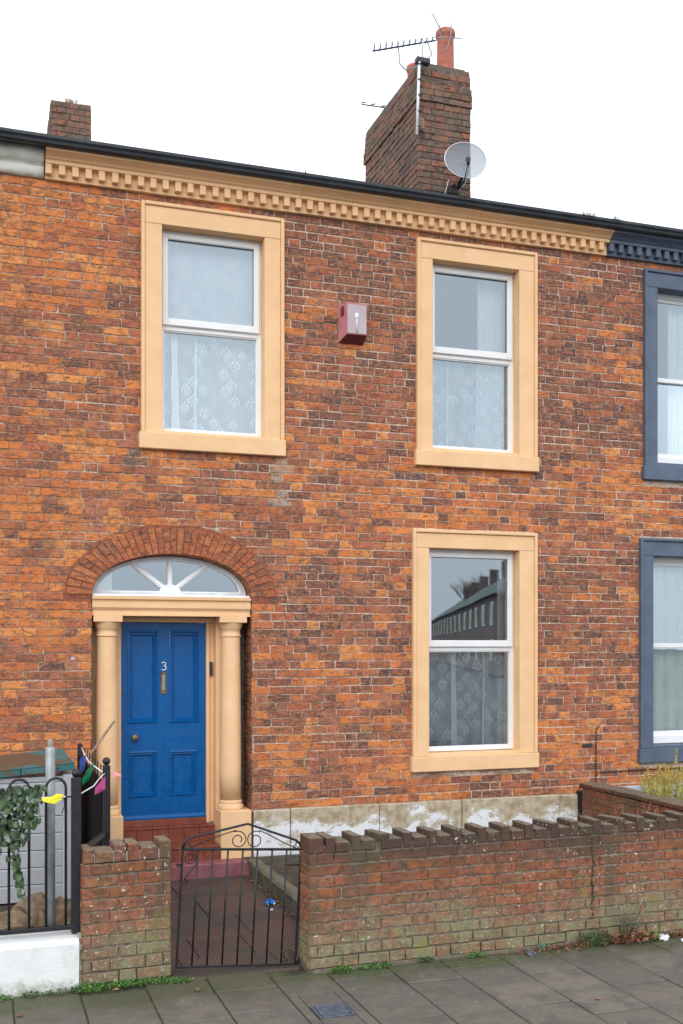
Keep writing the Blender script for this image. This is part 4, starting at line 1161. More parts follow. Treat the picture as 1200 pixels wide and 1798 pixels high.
for k in range(36):
    if r.random() < .7: x_ = 2.132+r.uniform(-.007, .007); mb.box(x_, x_+r.uniform(.006, .020), -.009, .001, .03+k*.02, .055+k*.02, .003)
mb.build('moss_filled_joint', 'darkmoss', fw)

pr = garden_wall('brick_pier', 'short mossy brick pier wall between the white wall and the gate', .607, -3.235, math.radians(3.2), .558, 10, 42, 0.02, False, 99)
r = random.Random(12)
u = 0.
MB().box(.01, .548, .010, .205, .770, .835, .004).build('coping_mortar', 'cement', pr)
for w, h, nn in ((.068, .088, 1), (.114, .068, 1), (.078, .108, 2), (.114, .080, 1), (.078, .112, 1)):
    for q in range(nn):
        mb = MB().box(-w/2+.002, w/2-.002, -.108, .104, 0, h, .005); o = mb.build('coping_brick', 'gbrick', pr)
        c = tuple(v*r.uniform(.9, 1.2) for v in r.choice(GB)); o.color = (*c, 1); o.location = (u+w/2+.004, .108, .772); o.rotation_euler = (r.uniform(-.03, .03), 0, r.uniform(-.03, .03)); u += w+.006
mb = MB(); mb.box(.075, .18, .03, .2, .772, .80, .008); mb.box(.36, .46, .02, .2, .772, .80, .008); mb.build('mortar_bed', 'cement', pr)

# boundary wall between the front gardens (runs from the house to the front wall)
r = random.Random(14)
bw_ = thing('garden_wall', 'low brick boundary wall running from the house to the front wall at the right', 'wall', (6.12, 0, 0))
MB().box(.008, .22, -3.1, -.01, -.1, .585).build('core', 'gmortar', bw_)
mass = MB()
mp = lambda u_, d_, z_: (d_, -u_, z_)
for k in range(8):
    zc = .03+(k+.5)*.0725; u = -(k % 2)*.17+.02
    while u < 3.08:
        for w in (.225, .1125):
            a, b = max(.02, u), min(u+w, 3.08); u += w
            if b-a < .03: continue
            c = tuple(v*r.uniform(.7, 1.1) for v in r.choice(GB))
            if k >= 3 and b-a > .05:
                mb = MB(); brick_shape(mb, -(b-a)/2+JT, (b-a)/2-JT, -(b-a)/2+JT, (b-a)/2-JT, -.036+JT, .036-JT, 0, .06, None, r, .003, mp)
                o = mb.build('brick', 'gbrick', bw_); o.location = (-r.uniform(0, .006), -(a+b)/2, zc); o.color = (*c, 1)
            else: brick_shape(mass, a+JT, b-JT, a+JT, b-JT, zc-.036+JT, zc+.036-JT, 0, .06, c, r, .003, mp)
mass.build('brickwork', 'gbrick_mass', bw_, kind='stuff')
u = .0
while u < 3.05:
    mb = MB().box(-.012, .232, -.112, .112, 0, .05, .010); o = mb.build('coping_brick', 'gbrick', bw_)
    o.location = (0, -u-.118, .612+r.uniform(-.004, .004)); o.rotation_euler = (r.uniform(-.012, .012), r.uniform(-.02, .02), r.uniform(-.01, .01)); c = tuple(v*.55 for v in r.choice(GB)); o.color = (*c, 1); u += .232

# white rendered wall
ww = thing('garden_wall', 'low white painted wall carrying the black railing at the left', 'wall', (0, -3.25, 0))
vs = []; fs = []; r = random.Random(15)
n = 40; prof = [(0, -.1), (-.004, .285), (.006, .305), (.02, .318), (.235, .330), (.245, -.1)]
for i in range(n+1):
    x = -3.2+(.588+3.2)*i/n
    for y, z in prof: vs.append((x+(r.uniform(-.004, 0) if i == n else 0), y+r.uniform(-.003, .003), z+r.uniform(-.003, .003)))
m = len(prof)
for i in range(n):
    for k in range(m-1): fs.append((i*m+k, i*m+k+1, (i+1)*m+k+1, (i+1)*m+k))
fs += [tuple(n*m+k for k in range(m)), tuple(range(m))[::-1]]
MB().add(vs, fs, None, False).build('render', 'whitewall', ww)
mb = MB(); vs = []
for k in range(12): z = -.05+k*.032; mb.box(.585+r.uniform(-.004, .002), .607, .02+r.uniform(0, .02), .22, z, z+.035, .004)
mb.build('broken_cement_edge', 'cement', ww)

# ================================================================== BOW-TOP RAILING
rl = thing('railing', 'black bow-top iron railing standing on the white wall', 'railing', (0, -3.15, 0))
for cx in [-.62-.2195, -.62, -.4005, -.181, .038-.0, ]: pass
hoops = [.2345-.2205*k for k in range(-1, 13)]
for c in [x for x in hoops if x < .5]:
    pts = [(c-.0595, 0, .375)]+[(c-.0595*math.cos(a), 0, 1.245+.0595*math.sin(a)) for a in [PI*k/10 for k in range(11)]]+[(c+.0595, 0, .375)]
    MB().tube(pts, .0085, 8).build('hoop_bar', 'iron', rl)
MB().box(-2.9, .56, -.012, .012, 1.181, 1.191, .002).build('top_rail', 'iron', rl)
MB().box(-2.9, .575, -.018, .018, .355, .383, .004).build('bottom_rail', 'iron', rl)
mb = MB(); mb.tube([(.50, -.02, 1.19), (.505, -.025, 1.13), (.49, -.02, 1.09)], .003, 5); mb.build('cable_tie', 'iron', rl)

# ================================================================== BLACK SIDE FENCE
bf = thing('fence', 'black metal picket fence with ball-topped posts beside the doorway path', 'fence')
def post(x, y, z0, z1, w=.05):
    p = MB().box(x-w/2, x+w/2, y-w/2, y+w/2, z0, z1, .004); o = p.build('post', 'iron', bf)
    b = MB(); b.ball((x, y, z1+.03), .028, 14); b.box(x-.012, x+.012, y-.012, y+.012, z1, z1+.012); b.build('ball_finial', 'iron', o)
post(.578, -3.14, .33, 1.30, .06); post(.848, -2.40, -.04, 1.29, .05); MB().box(.82, .86, -.44, -.40, -.04, 1.27, .004).build('post', 'iron', bf)
yy_ = -2.30; i = 0
while yy_ < -.46:
    MB().box(.838, .845, yy_-.012, yy_+.012, .10, 1.27, .002).build('picket', 'iron', bf); yy_ += .205; i += 1
MB().box(.848, .858, -2.38, -.44, 1.12, 1.15).build('rail', 'iron', bf)
MB().box(.848, .858, -2.38, -.44, .18, .21).build('rail', 'iron', bf)
MB().box(.816, .8255, -2.38, -.44, .12, 1.175).build('backing_sheet', 'mattblack', bf)
q0, q1 = Vector((.60, -3.12, 0)), Vector((.835, -2.42, 0))
mb = MB(); d = (q1-q0); a = math.atan2(d.y, d.x); M = Matrix.Translation(q0) @ Matrix.Rotation(a, 4, 'Z')
mb.box(0, d.length, -.012, .012, .80, .84, .004, M=M); mb.build('low_rail', 'iron', bf)

# ================================================================== LEFT GARDEN THINGS
bx = thing('storage_box', 'grey plastic garden storage box with a dirty teal lid', 'storage box', (0, -1.5, 0))
z = .16; i = 0
while z < 1.09:
    h = min(.131, 1.122-z); mb = MB(); mb.prism_x([(.02, z+.004), (-.006, z+.006), (-.012, z+h-.010), (.0, z+h-.002), (.02, z+h-.002)], -1.0, .615)
    mb.build('board', 'gbox', bx); z += h; i += 1
MB().box(.617, .695, -.02, .5, .16, 1.135, .01).build('corner_board', 'gbox', bx)
MB().box(-1.0, .62, .021, .5, .16, 1.10).build('body', 'gbox', bx)
lidp = thing_l = MB()
M = Matrix.Translation((.704, 0, 1.17)) @ Matrix.Rotation(math.radians(-4.6), 4, 'Y')
segs = [-1.75, -1.48, -1.21, -.94, -.67, -.40, -.20, 0]
for a, b in zip(segs, segs[1:]):
    lidp.box(a+.002, b-.002, -.045, -.02, .0, .052, .006, M=M)
vs = [(-1.75, -.047, .0545), (0, -.047, .0545), (-.05, .46, .125), (-1.75, .46, .125), (-1.75, -.02, .0), (0, -.02, .0), (-.05, .46, .06), (-1.75, .46, .06)]
lidp.add([M @ Vector(v) for v in vs], [(0, 1, 2, 3), (1, 5, 6, 2), (4, 7, 6, 5), (3, 2, 6, 7)])
lidp.build('lid', 'teal', bx)
mb = MB()
for x in (-.13, -.62): mb.box(x-.008, x+.012, -.05, -.044, .018, .034, .002, M=M)
mb.build('lid_fixing', 'dark', bx)

pl = thing('metal_pole', 'galvanised steel pole standing behind the black railing', 'pole', (.433, -2.95, 0))
mb = MB(); mb.lathe([(.031, .1), (.031, 1.478), (.027, 1.482)], 0, 0, 20); mb.build('pole', 'galv', pl)
mb = MB(); mb.lathe([(.017, 1.478), (.016, 1.515), (.012, 1.53)], 0, 0, 14); mb.build('top_pipe', 'cement', pl)

mb = MB(); mb.tube([(.72, -.60, .92), (1.135, -.42, 1.46)], [.013, .011], 8)
tag(mb.build('stick', 'wood'), 'weathered wooden pole leaning by the left door column', 'stick')

# rocks behind the railing
r = random.Random(30)
for i, (x, y, s, sc) in enumerate([(.17, -2.90, .10, (1.5, .8, .8)), (.33, -2.80, .12, (1.1, .9, 1.15)), (.50, -2.88, .10, (1.3, .8, 1.25)), (.64, -2.84, .085, (.9, .8, 1.6)), (.10, -2.98, .06, (1.6, .8, .6))]):
    mb = MB(); mb.ball((0, 0, 0), s, 12, sc, .26, r); o = mb.build('rock', 'rock'); o.location = (x, y, .33+s*sc[2]*.35)
    tag(o, ['brown stone behind the left railing hoop', 'tall brown stone left of the steel pole', 'brown stone at the foot of the steel pole', 'upright brown stone beside the black corner post', 'small brown stone against the bottom rail of the railing'][i], 'stone', 'rough stones behind the railing')

# artificial ivy garland hung on the railing
gar = thing('garland', 'bunch of grey-green artificial ivy hung over the black railing', 'garland', (.22, -3.18, 1.2))
lf = []
for k in range(5):
    rr_ = random.Random(60+k); mb = MB()
    o_ = [(0, 0), (.014, .012), (.022, .004), (.020, .022), (.011, .042), (0, .052), (-.011, .042), (-.020, .022), (-.022, .004), (-.014, .012)]
    vs = [(x, rr_.uniform(-.003, .003)+abs(x)*.35, -z) for x, z in o_]+[(0, .0, -.026)]
    n = len(o_); mb.add(vs, [(i, (i+1) % n, n) for i in range(n)]); me = mb.mesh('leaf'); me.materials.append(MT['ivy']); lf.append(me)
lfd = []
for me in lf[:3]: m2 = me.copy(); m2.materials[0] = MT['darkleaf']; lfd.append(m2)
lfg = []
for me in lf[:3]: m2 = me.copy(); m2.materials[0] = MT['ivygrey']; lfg.append(m2)
r = random.Random(33); n_ = 0
while n_ < 290:
    q = r.random()
    if q < .30: x = r.uniform(-.17, .15); z = r.uniform(-.03, .07)+.02*math.sin(x*20)
    elif q < .84: x = r.uniform(-.17, .12); z = r.uniform(-.36+.9*max(0, x-.0), .02)
    else: t = r.random(); x = -.02+.05*t+r.uniform(-.03, .03)*(1-t); z = -.28-.32*t
    if x > .06 and z < -.2: continue
    if x < -.09 and z < -.34: continue
    y = r.uniform(-.045, .03)
    o = link('leaf', r.choice(lfg) if r.random() < .12 else r.choice(lfd) if r.random() < .35 else r.choice(lf), None, gar); o.location = (x, y, z)
    s = r.uniform(.6, 1.0); o.scale = (s, s, s); o.rotation_euler = (r.uniform(-.5, .4), r.uniform(-.9, .9), r.uniform(-.9, .9)); n_ += 1
mb = MB()
for k in range(9):
    x = -.24+k*.045; mb.tube([(x, 0, .03), (x+r.uniform(-.02, .02), -.02, -.12), (x+r.uniform(-.03, .03), -.01, -.28 if x < .03 else -.12)], .0022, 4)
mb.tube([(0, 0, -.2), (.02, -.01, -.42), (.03, -.01, -.6)], .002, 4); mb.build('stem', 'ivy', gar)

r = random.Random(34); mb = MB()
for i in range(420):
    q = r.random()
    if q < .3: x, z = r.uniform(-.17, .14), r.uniform(-.02, .06)
    elif q < .9: x = r.uniform(-.17, .10); z = r.uniform(-.30+.9*max(0, x), .02)
    else: t_ = r.random(); x, z = -.02+.05*t_+r.uniform(-.02, .02), -.28-.30*t_
    y = r.uniform(-.01, .045); s_ = .030*r.uniform(.6, 1.1); e = Euler((r.uniform(-.8, .8), r.uniform(-.9, .9), r.uniform(-1, 1))).to_matrix()
    vs = [(e @ Vector((a*s_, 0, b*s_)))+Vector((x, y, z)) for a, b in ((0, .1), (.6, .3), (.45, -.6), (0, -1.1), (-.45, -.6), (-.6, .3))]
    mb.add(vs, [(0, 1, 2, 3), (0, 3, 4, 5)])
mb.build('foliage', 'darkivy', gar, kind='stuff')
# bunting
bt = thing('bunting', 'string of coloured plastic pennants tied between railing and black fence post', 'bunting')
mb = MB(); mb.tube([(.12, -3.17, 1.185), (.36, -3.17, 1.19), (.50, -3.17, 1.188), (.62, -3.05, 1.19), (.72, -2.80, 1.20), (.80, -2.50, 1.225), (.835, -2.42, 1.235)], .0042, 6)
mb.tube([(.835, -2.42, 1.235), (.80, -2.1, 1.25), (.80, -1.6, 1.24), (.815, -1.1, 1.25), (.82, -.8, 1.27)], .0055, 6)
mb.build('cord', 'whitebox', bt)
def flag(pts, mat, name='pennant'):
    mb = MB(); n = len(pts); c = sum((Vector(p) for p in pts), Vector())/n+Vector((0, -.008, 0))
    vs = [tuple(p) for p in pts]+[tuple(c)]; mb.add(vs, [(i, (i+1) % n, n) for i in range(n)])
    mb.add([(x, y+.003, z) for x, y, z in vs], [(i, (i+1) % n, n) for i in range(n)])
    return mb.build(name, mat, bt)
flag([(.355, -3.175, 1.186), (.43, -3.18, 1.195), (.455, -3.18, 1.21), (.50, -3.18, 1.205), (.485, -3.18, 1.172), (.44, -3.19, 1.150), (.40, -3.19, 1.160), (.36, -3.18, 1.176)], 'fyellow').__setitem__('label', 'yellow pennant')
flag([(.735, -2.75, 1.18), (.835, -2.45, 1.222), (.835, -2.45, 1.13), (.80, -2.5, 1.118), (.765, -2.6, 1.12), (.735, -2.72, 1.13)], 'fpink').__setitem__('label', 'magenta pennant')
flag([(.885, -2.40, 1.25), (.95, -2.38, 1.22), (.955, -2.38, 1.205), (.90, -2.40, 1.195)], 'fpale').__setitem__('label', 'pale pink pennant')
flag([(.73, -2.2, 1.235), (.80, -2.0, 1.275), (.80, -2.0, 1.24), (.765, -2.05, 1.15), (.70, -2.2, 1.13), (.70, -2.2, 1.18)], 'fgreen').__setitem__('label', 'green pennant')
flag([(.70, -2.0, 1.30), (.755, -1.9, 1.32), (.74, -1.95, 1.22), (.69, -2.05, 1.18)], 'fblue').__setitem__('label', 'blue pennant')

# ================================================================== GATE
gt = thing('garden_gate', 'black wrought iron garden gate with scrolls under its pointed top', 'gate', (1.209, -3.15, .048))
gt.rotation_euler = (0, math.radians(3.1), math.radians(-2.5))
W, H = .792, .765
def P(pts): return [(x, 0, z) for x, z in pts]
fb_ = MB(); fb_.box(-.007, .007, -.007, .007, 0, H+.005, .002); fb_.box(W-.008, W+.008, -.008, .008, -.03, H+.005, .002); fb_.box(-.007, W+.007, -.008, .008, -.005, .009, .002)
fb_.build('frame', 'iron', gt)
MB().box(0, W, -.008, .008, H-.008, H+.008, .002).build('top_rail', 'iron', gt)
for i in range(1, 8): MB().tube(P([(W*i/8, .0), (W*i/8, H)]), .0062, 6).build('bar', 'iron', gt)
top = P([(0, H), (.002, H+.03), (.012, H+.055), (.035, H+.072), (.42, H+.168), (.75, H+.062), (.775, H+.045), (.79, H+.02), (W, H)])
MB().tube(top, .008, 6).build('arched_top', 'iron', gt)
def spiral(cx, cz, r0, r1, a0, turns, n=30, sx=1):
    return [(cx+sx*(r0+(r1-r0)*i/n)*math.cos(a0+turns*2*PI*i/n), cz+(r0+(r1-r0)*i/n)*math.sin(a0+turns*2*PI*i/n)) for i in range(n+1)]
def scroll(pts, rr=.0038): MB().tube([(x, -.002, z) for x, z in pts], rr, 5).build('scroll', 'iron', gt)
for sx, cx in ((-1, .36), (1, .475)):
    pts = spiral(cx, H+.062, .060, .020, math.radians(120 if sx < 0 else 120), -1.45, 40, -sx)
    scroll(pts)
scroll([(.055, H+.012), (.18, H+.07), (.30, H+.112), (.345, H+.125)]); scroll([(.50, H+.125), (.56, H+.10), (.66, H+.05), (.745, H+.012)])
scroll(spiral(.032, H+.028, .026, .010, 0, -1.2, 24)); scroll(spiral(.762, H+.030, .024, .008, PI, 1.2, 24))
scroll(spiral(.049, H-.055, .046, .016, math.radians(90), -1.5, 36)); scroll([(.094, H-.06), (.09, H-.10), (.05, H-.15), (.02, H-.195)]); scroll(spiral(.026, H-.215, .020, .007, PI/2, -1.2, 20))
scroll(spiral(.735, .062, .042, .016, math.radians(-60), 1.4, 30)); scroll([(.700, .02), (.715, .03), (.74, .022)])
for z in (.655, .02):
    mb = MB(); mb.box(W+.004, W+.05, -.012, .012, z-.008, z+.012, .003); mb.lathe([(.012, z-.02), (.012, z+.03)], W+.012, 0, 10); mb.box(W-.11, W+.01, .004, .010, z, z+.010, .002) if z > .1 else None
    mb.build('hinge', 'iron', gt)
mb = MB(); mb.box(-.035, .0, -.01, .01, .655, .672, .002); mb.build('latch', 'iron', gt)
lp_ = MB(); lp_.box(1.166, 1.190, -3.17, -3.12, .655, .70, .003); tag(lp_.build('latch_plate', 'redtile'), 'small rusty latch plate on the right face of the brick pier', 'latch')

# ================================================================== TOY CAR AND LITTER
tc = thing('toy_car', 'small bright blue plastic toy car lying on the path by the kerb', 'toy', (2.30, -1.42, -.03), math.radians(15))
mb = MB(); mb.box(-.042, .042, -.022, .022, .008, .032, .006); mb.build('body', 'toyblue', tc)
mb = MB(); mb.add([(-.026, -.018, .030), (.022, -.018, .030), (.022, .018, .030), (-.026, .018, .030), (-.014, -.014, .052), (.012, -.014, .052), (.012, .014, .052), (-.014, .014, .052)], [(0, 1, 5, 4), (1, 2, 6, 5), (2, 3, 7, 6), (3, 0, 4, 7), (4, 5, 6, 7)]); mb.build('cab', 'toyblue', tc)
for x in (-.026, .026):
    for y in (-.023, .023):
        w = MB(); M = Matrix.Translation((x, y, .010)) @ Matrix.Rotation(PI/2, 4, 'X'); w.lathe([(.010, -.004), (.010, .004)], 0, 0, 12, M=M); w.build('wheel', 'paper', tc)
def litter_piece(x, y, z, s, mat, label, cat, seed):
    r = random.Random(seed); mb = MB(); mb.ball((0, 0, 0), s, 8, (1.5, .9, .5), .3, r); o = mb.build(cat.split()[0]+'_scrap' if False else 'litter', mat); o.location = (x, y, z+s*.4); o.rotation_euler.z = r.uniform(0, 3)
    return tag(o, label, cat)
litter_piece(4.70, -3.46, .0, .040, 'paper', 'crumpled white plastic litter by the foot of the long wall', 'litter', 1)
litter_piece(4.80, -3.56, .0, .022, 'paper', 'small white scrap on the pavement right of the crumpled litter', 'litter', 2)
litter_piece(2.27, -1.58, -.035, .014, 'paper', 'tiny white scrap on the path in front of the toy car', 'litter', 3)
litter_piece(2.37, -1.60, -.035, .016, 'fblue', 'tiny bluish scrap against the kerb beside the toy car', 'litter', 4)
litter_piece(3.60, -3.50, .0, .035, 'castiron', 'flat grey slate fragment near the long wall footing', 'litter', 5)

def leafpile(name, n, fx, mat, label, cat, seed, size=.02, up=0., kind='stuff', parent=None):
    r = random.Random(seed); mb = MB()
    for i in range(n):
        x, y, z = fx(r); s = size*r.uniform(.6, 1.3); a = r.uniform(0, 2*PI); tl = r.uniform(-.6, .6); e = Euler((tl, r.uniform(-.6, .6)+up, a)).to_matrix()
        vs = [Vector(p) for p in ((-s, 0, 0), (0, -s*.5, s*.12), (s, 0, 0), (0, s*.5, s*.12))]
        mb.add([(e @ v)+Vector((x, y, z)) for v in vs], [(0, 1, 2, 3)])
    o = mb.build(name, mat, parent); o['kind'] = 'stuff'
    if label: tag(o, label, cat)
    return o
def wy(x): return -3.40+.0157*(x-2.035)
leafpile('dead_leaves', 420, lambda r: ((lambda x: (x, wy(x)-.02-abs(r.gauss(0, .05)), .004+abs(r.gauss(0, .012))))(3.3+1.7*math.sqrt(r.random()))), 'litter', 'brown dead leaves drifted along the foot of the long wall', 'dead leaves', 51, .02)
leafpile('dead_leaves', 90, lambda r: ((lambda x: (x, wy(x)-.03-abs(r.gauss(0, .07)), .02+abs(r.gauss(0, .03))))(r.gauss(4.42, .10))), 'litter', 'heap of brown dead leaves between the weeds by the long wall', 'dead leaves', 52, .03)
leafpile('dead_leaves', 90, lambda r: (2.39-abs(r.gauss(0, .025)), r.uniform(-1.9, -.3), -.033+abs(r.gauss(0, .01))), 'litter', 'few brown leaves caught against the path kerb', 'dead leaves', 53, .016)
for i, (x, y) in enumerate([(.80, -3.34), (1.28, -3.50), (.22, -3.64), (3.52, -4.45)]):
    mb = MB(); s = .026; mb.add([(-s, 0, 0), (-s*.3, -s*.6, .006), (s, -.005, .003), (s*.2, s*.6, .008), (0, 0, .012)], [(0, 1, 4), (1, 2, 4), (2, 3, 4), (3, 0, 4)])
    o = mb.build('fallen_leaf', 'litter' if i else 'pot'); o.location = (x, y, .006); o.rotation_euler.z = i*1.3
    tag(o, ['orange-brown fallen leaf among weeds at the foot of the brick pier', 'brown fallen leaf on the paving left of the gate threshold', 'tan fallen leaf on the paving before the white wall', 'brown fallen leaf on the open paving at the right'][i], 'leaf')
def weed(x, y, z, n, rad, h, mat, label, seed, name='weed', size=.018, rx=1.):
    """clump of short leafy stems"""
    r = random.Random(seed); mb = MB()
    for i in range(n):
        a = r.uniform(0, 2*PI); d = rad*math.sqrt(r.random()); bx_, by_ = d*math.cos(a)*rx, d*math.sin(a)*.55
        hh = h*r.uniform(.35, 1)*(1-.5*d/rad)
        s = size*r.uniform(.6, 1.2); e = Euler((r.uniform(-1., 1.), r.uniform(-.8, .8), r.uniform(0, 6.3))).to_matrix()
        q = [Vector(p) for p in ((0, 0, 0), (s*.35, s*.5, .0), (0, s*1.1, s*.1), (-s*.35, s*.5, 0))]
        mb.add([(e @ v)+Vector((bx_, by_, hh)) for v in q], [(0, 1, 2, 3)])
        if i % 3 == 0:
            w = .0015; mb.add([(bx_*.6-w, by_*.6, 0), (bx_*.6+w, by_*.6, 0), (bx_, by_, hh)], [(0, 1, 2)])
    o = mb.build(name, mat); o.location = (x, y, z)
    return tag(o, label, 'weed', 'weeds at the foot of the walls')
W_ = [(.10, -3.29, 90, .07, .035, 'grass', 'bright green weed at the far left foot of the white wall', 1.4),
      (.30, -3.29, 60, .06, .030, 'darkleaf', 'small dull green weed under the left part of the white wall', 1.4),
      (.48, -3.29, 110, .08, .035, 'darkleaf', 'low dark weed under the right part of the white wall', 1.6),
      (.64, -3.30, 200, .08, .065, 'grass', 'bright green weed where the white wall meets the brick pier', 1.3),
      (.80, -3.28, 150, .08, .05, 'grass', 'bright green weed under the middle of the brick pier', 1.4),
      (.93, -3.27, 150, .07, .05, 'grass', 'bright green weed beside the orange-brown fallen leaf', 1.3),
      (1.10, -3.27, 120, .07, .04, 'grass', 'bright green weed at the right end of the brick pier', 1.3),
      (1.21, -3.30, 110, .06, .03, 'grass', 'pale green weed at the left of the gate threshold', 1.3),
      (2.24, -3.44, 190, .06, .05, 'grass', 'bright green weed at the left end of the long wall', 1.3),
      (2.48, -3.42, 170, .08, .035, 'grass', 'second bright green tuft along the long wall', 1.6),
      (2.85, -3.42, 70, .05, .05, 'darkleaf', 'small thin weed near the middle of the long wall', 1.2),
      (3.22, -3.42, 80, .06, .05, 'grass', 'small yellow-green weed by the middle of the long wall', 1.2),
      (3.72, -3.42, 60, .04, .07, 'greyleaf', 'small blue-green weed left of the leafy dark weed', 1.),
      (4.14, -3.44, 320, .12, .14, 'darkleaf', 'leafy dark weed growing against the long wall', 1.2),
      (4.62, -3.45, 120, .09, .07, 'grass', 'low green weed beside the crumpled white litter', 1.4)]
for i, (x, y, n, rad, h, mat, lab, rx) in enumerate(W_): weed(x, y, .0, n, rad, h, mat, lab, 70+i, rx=rx)
# moss patches on the paving near the wall
leafpile('moss', 900, lambda r: (r.gauss(2.9, .5), -3.47-abs(r.gauss(0, .07)), .002), 'grass', 'thin moss spread over the paving edge under the long wall', 'moss', 55, .006)
# blue-green euphorbia-like plant
r = random.Random(80); pt = thing('weed', 'tall blue-grey leafy weed against the long wall', 'weed', (4.42, -3.42, 0), group='weeds at the foot of the walls')
mb = MB(); st = MB()
for k in range(7):
    a = r.uniform(-.5, .5); top = Vector((a*.28, r.uniform(-.06, .02), r.uniform(.16, .30))); st.tube([(a*.05, 0, 0), top*.6+Vector((0, 0, .02)), top], .003, 4)
    for i in range(26):
        t = .35+.65*i/26; p = top*t; an = i*2.4; d = Vector((math.cos(an), math.sin(an)*.7, .45)).normalized(); s_ = .042*(1.1-.5*t); sd2 = d.cross(Vector((0, 0, 1))).normalized()*s_*.18
        mb.add([p, p+d*s_*.5+sd2, p+d*s_, p+d*s_*.5-sd2], [(0, 1, 2, 3)])
mb.build('foliage', 'greyleaf', pt); st.build('stem', 'straw', pt)
# dead stems in the front garden
def stems(label, x0, x1, y0, y1, z, n, hmax, seed, lean=0):
    r = random.Random(seed); mb = MB()
    for i in range(n):
        x, y = r.uniform(x0, x1), r.uniform(y0, y1); h = hmax*r.uniform(.5, 1); dx = r.uniform(-.25, .25)+lean
        pts = [Vector((x+dx*t*t*.8+r.uniform(-.008, .008), y, z+h*t-.25*abs(dx)*t*t*h)) for t in (0, .3, .6, .8, 1)]
        mb.tube(pts, [.0035, .003, .0025, .002, .0015], 4)
        for q in range(2):
            p = pts[2+q]; mb.tube([p, p+Vector((r.uniform(-.07, .07), 0, r.uniform(.02, .07)))], .0015, 4)
    o = mb.build('dry_weed', 'straw'); return tag(o, label, 'dead plant', 'dead stems behind the long wall')
stems('dense dead stems behind the coping near the boundary wall', 5.35, 6.0, -1.9, -1.3, .08, 26, .62, 91, .1)
stems('sparse dead grass at the plinth end of the front garden', 5.0, 5.9, -1.0, -.5, .1, 22, .42, 92)
stems('spiky dead stems at the right edge of the front garden', 5.5, 6.0, -2.8, -2.2, .08, 22, .62, 93, .05)
# yellow shrub in the right neighbour's garden
sh = thing('shrub', 'yellow-green feathery conifer shrub under the slate blue window', 'shrub', (6.62, -.95, .1))
r = random.Random(99); f1 = MB(); f2 = MB(); st = MB()
spires = [(r.uniform(-.36, .60), r.uniform(-.25, .25), r.uniform(.60, .84)) for _ in range(76)]+[(.03, 0, .98), (-.14, 0, .84), (.28, .0, .92), (-.30, .05, .70), (.40, 0, .80)]
for (x, y, h) in spires:
    h *= 1-.15*abs(x); top = Vector((x*1.15, y*1.1, h)); bot = Vector((x*.55, y*.5, 0)); st.tube([bot, top], [.006, .002], 4)
    for i in range(120):
        t = .12+.88*i/120; p = bot.lerp(top, t); an = i*2.4+x*9; wdt = .085*(1.03-t)**.7+.010
        d = Vector((math.cos(an), math.sin(an), r.uniform(.4, 1.2))).normalized(); q = p+d*wdt*r.uniform(.1, 1); s_ = .021
        up_ = Vector((r.uniform(-.4, .4), r.uniform(-.4, .4), 1)).normalized(); sd2 = Vector((math.sin(an), -math.cos(an), 0))*s_*.30
        (f1 if (r.random() < .35+.5*t) else f2).add([q, q+up_*s_*.6+sd2, q+up_*s_*1.3, q+up_*s_*.6-sd2], [(0, 1, 2, 3)])
f1.build('foliage', 'yellow', sh); f2.build('foliage', 'yelgreen', sh); st.build('stem', 'straw', sh)
# moss and grass tufts in the gutter
for i, (x, n) in enumerate(((2.52, 3), (2.95, 3), (4.62, 16), (6.05, 34), (6.38, 24))):
    r = random.Random(110+i); mb = MB()
    for k in range(n):
        xx = x+r.gauss(0, .04 if n > 5 else .01); h = r.uniform(.01, .035); mb.tube([(xx, -.29, 6.64), (xx+r.uniform(-.012, .012), -.29, 6.645+h)], .0022, 4)
    tag(mb.build('gutter_moss', 'moss'), ['thin weed sprouting from the gutter above the upstairs left window', 'thin weed in the gutter left of the chimney', 'moss tuft in the gutter under the tall chimney', 'long moss tuft in the gutter near the slate blue cornice', 'rightmost moss tuft in the gutter above the slate blue cornice'][i], 'moss')

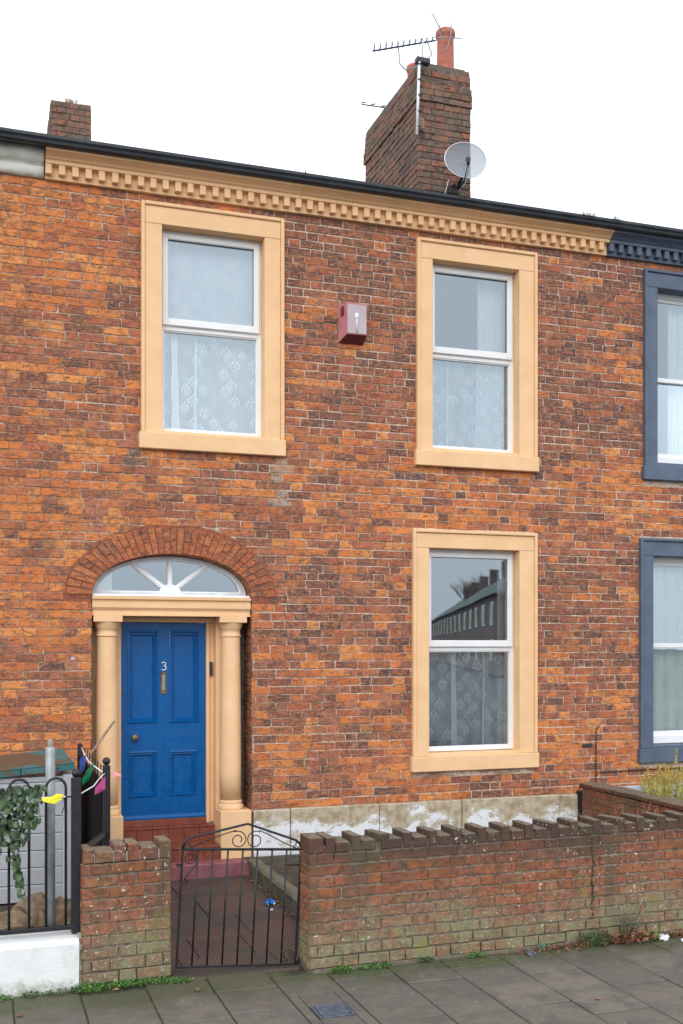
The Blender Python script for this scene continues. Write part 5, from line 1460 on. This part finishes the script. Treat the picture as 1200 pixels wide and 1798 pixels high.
# ================================================================== TERRACE ACROSS THE ROAD (mirrored in the ground floor window)
ft = thing('brick_building', 'distant brick terrace facing the house, mirrored in the ground floor window', 'building', (35, -58, 0), math.atan2(-87, 33))
mb = MB().box(0, 93, 0, 9, 0, 5.9); mb.build('wall', 'farbrick', ft)
mb = MB(); mb.add([(-.5, -.4, 5.85), (93.5, -.4, 5.85), (93.5, 9.4, 5.85), (-.5, 9.4, 5.85), (3, 4.5, 9.2), (90, 4.5, 9.2)], [(0, 1, 5, 4), (1, 2, 5), (2, 3, 4, 5), (3, 0, 4)]); mb.build('roof', 'farslate', ft)
for i in range(7): MB().box(6+i*12, 7.4+i*12, 4, 5, 8.5, 10.6).build('chimney', 'farbrick', ft)
for side, yo in ((0, -.03), (1, 9.03)):
    for i in range(15):
        for z in (.9, 3.7):
            x = 2.0+i*6.1
            if z < 1 and i % 3 == 1: continue
            w = MB().box(x, x+2.2, yo-.03, yo+.03, z, z+1.7).build('window', 'glass', ft)
            MB().box(x+.3, x+1.7, yo-.05, yo+.05, z+.1, z+1.6).build('blind', 'farlit', w)

# bare street tree beyond the terrace, seen only in the window's reflection
tr = thing('tree', 'bare winter tree beyond the distant terrace, mirrored in the ground floor window', 'tree', (63, -118, 0))
r = random.Random(77); mb = MB(); mb.tube([(0, 0, 0), (.1, 0, 3), (0, .1, 6)], [.35, .28, .2], 8); mb.build('trunk', 'wood', tr)
mb = MB()
def limb(p, d, L, w, k):
    q = p+d*L; mb.tube([p, p.lerp(q, .5)+Vector((r.uniform(-.1, .1), r.uniform(-.1, .1), 0))*L, q], [w, w*.8, w*.6], 4)
    if k:
        for _ in range(4): limb(p.lerp(q, r.uniform(.5, 1)), (d+Vector((r.uniform(-.8, .8), r.uniform(-.8, .8), r.uniform(-.1, .5)))).normalized(), L*.62, w*.55, k-1)
for a in range(6): limb(Vector((0, 0, 4.5+a*.3)), Vector((math.cos(a*1.05)*.7, math.sin(a*1.05)*.7, 1)).normalized(), 3.4, .12, 3)
mb.build('crown', 'wood', tr)
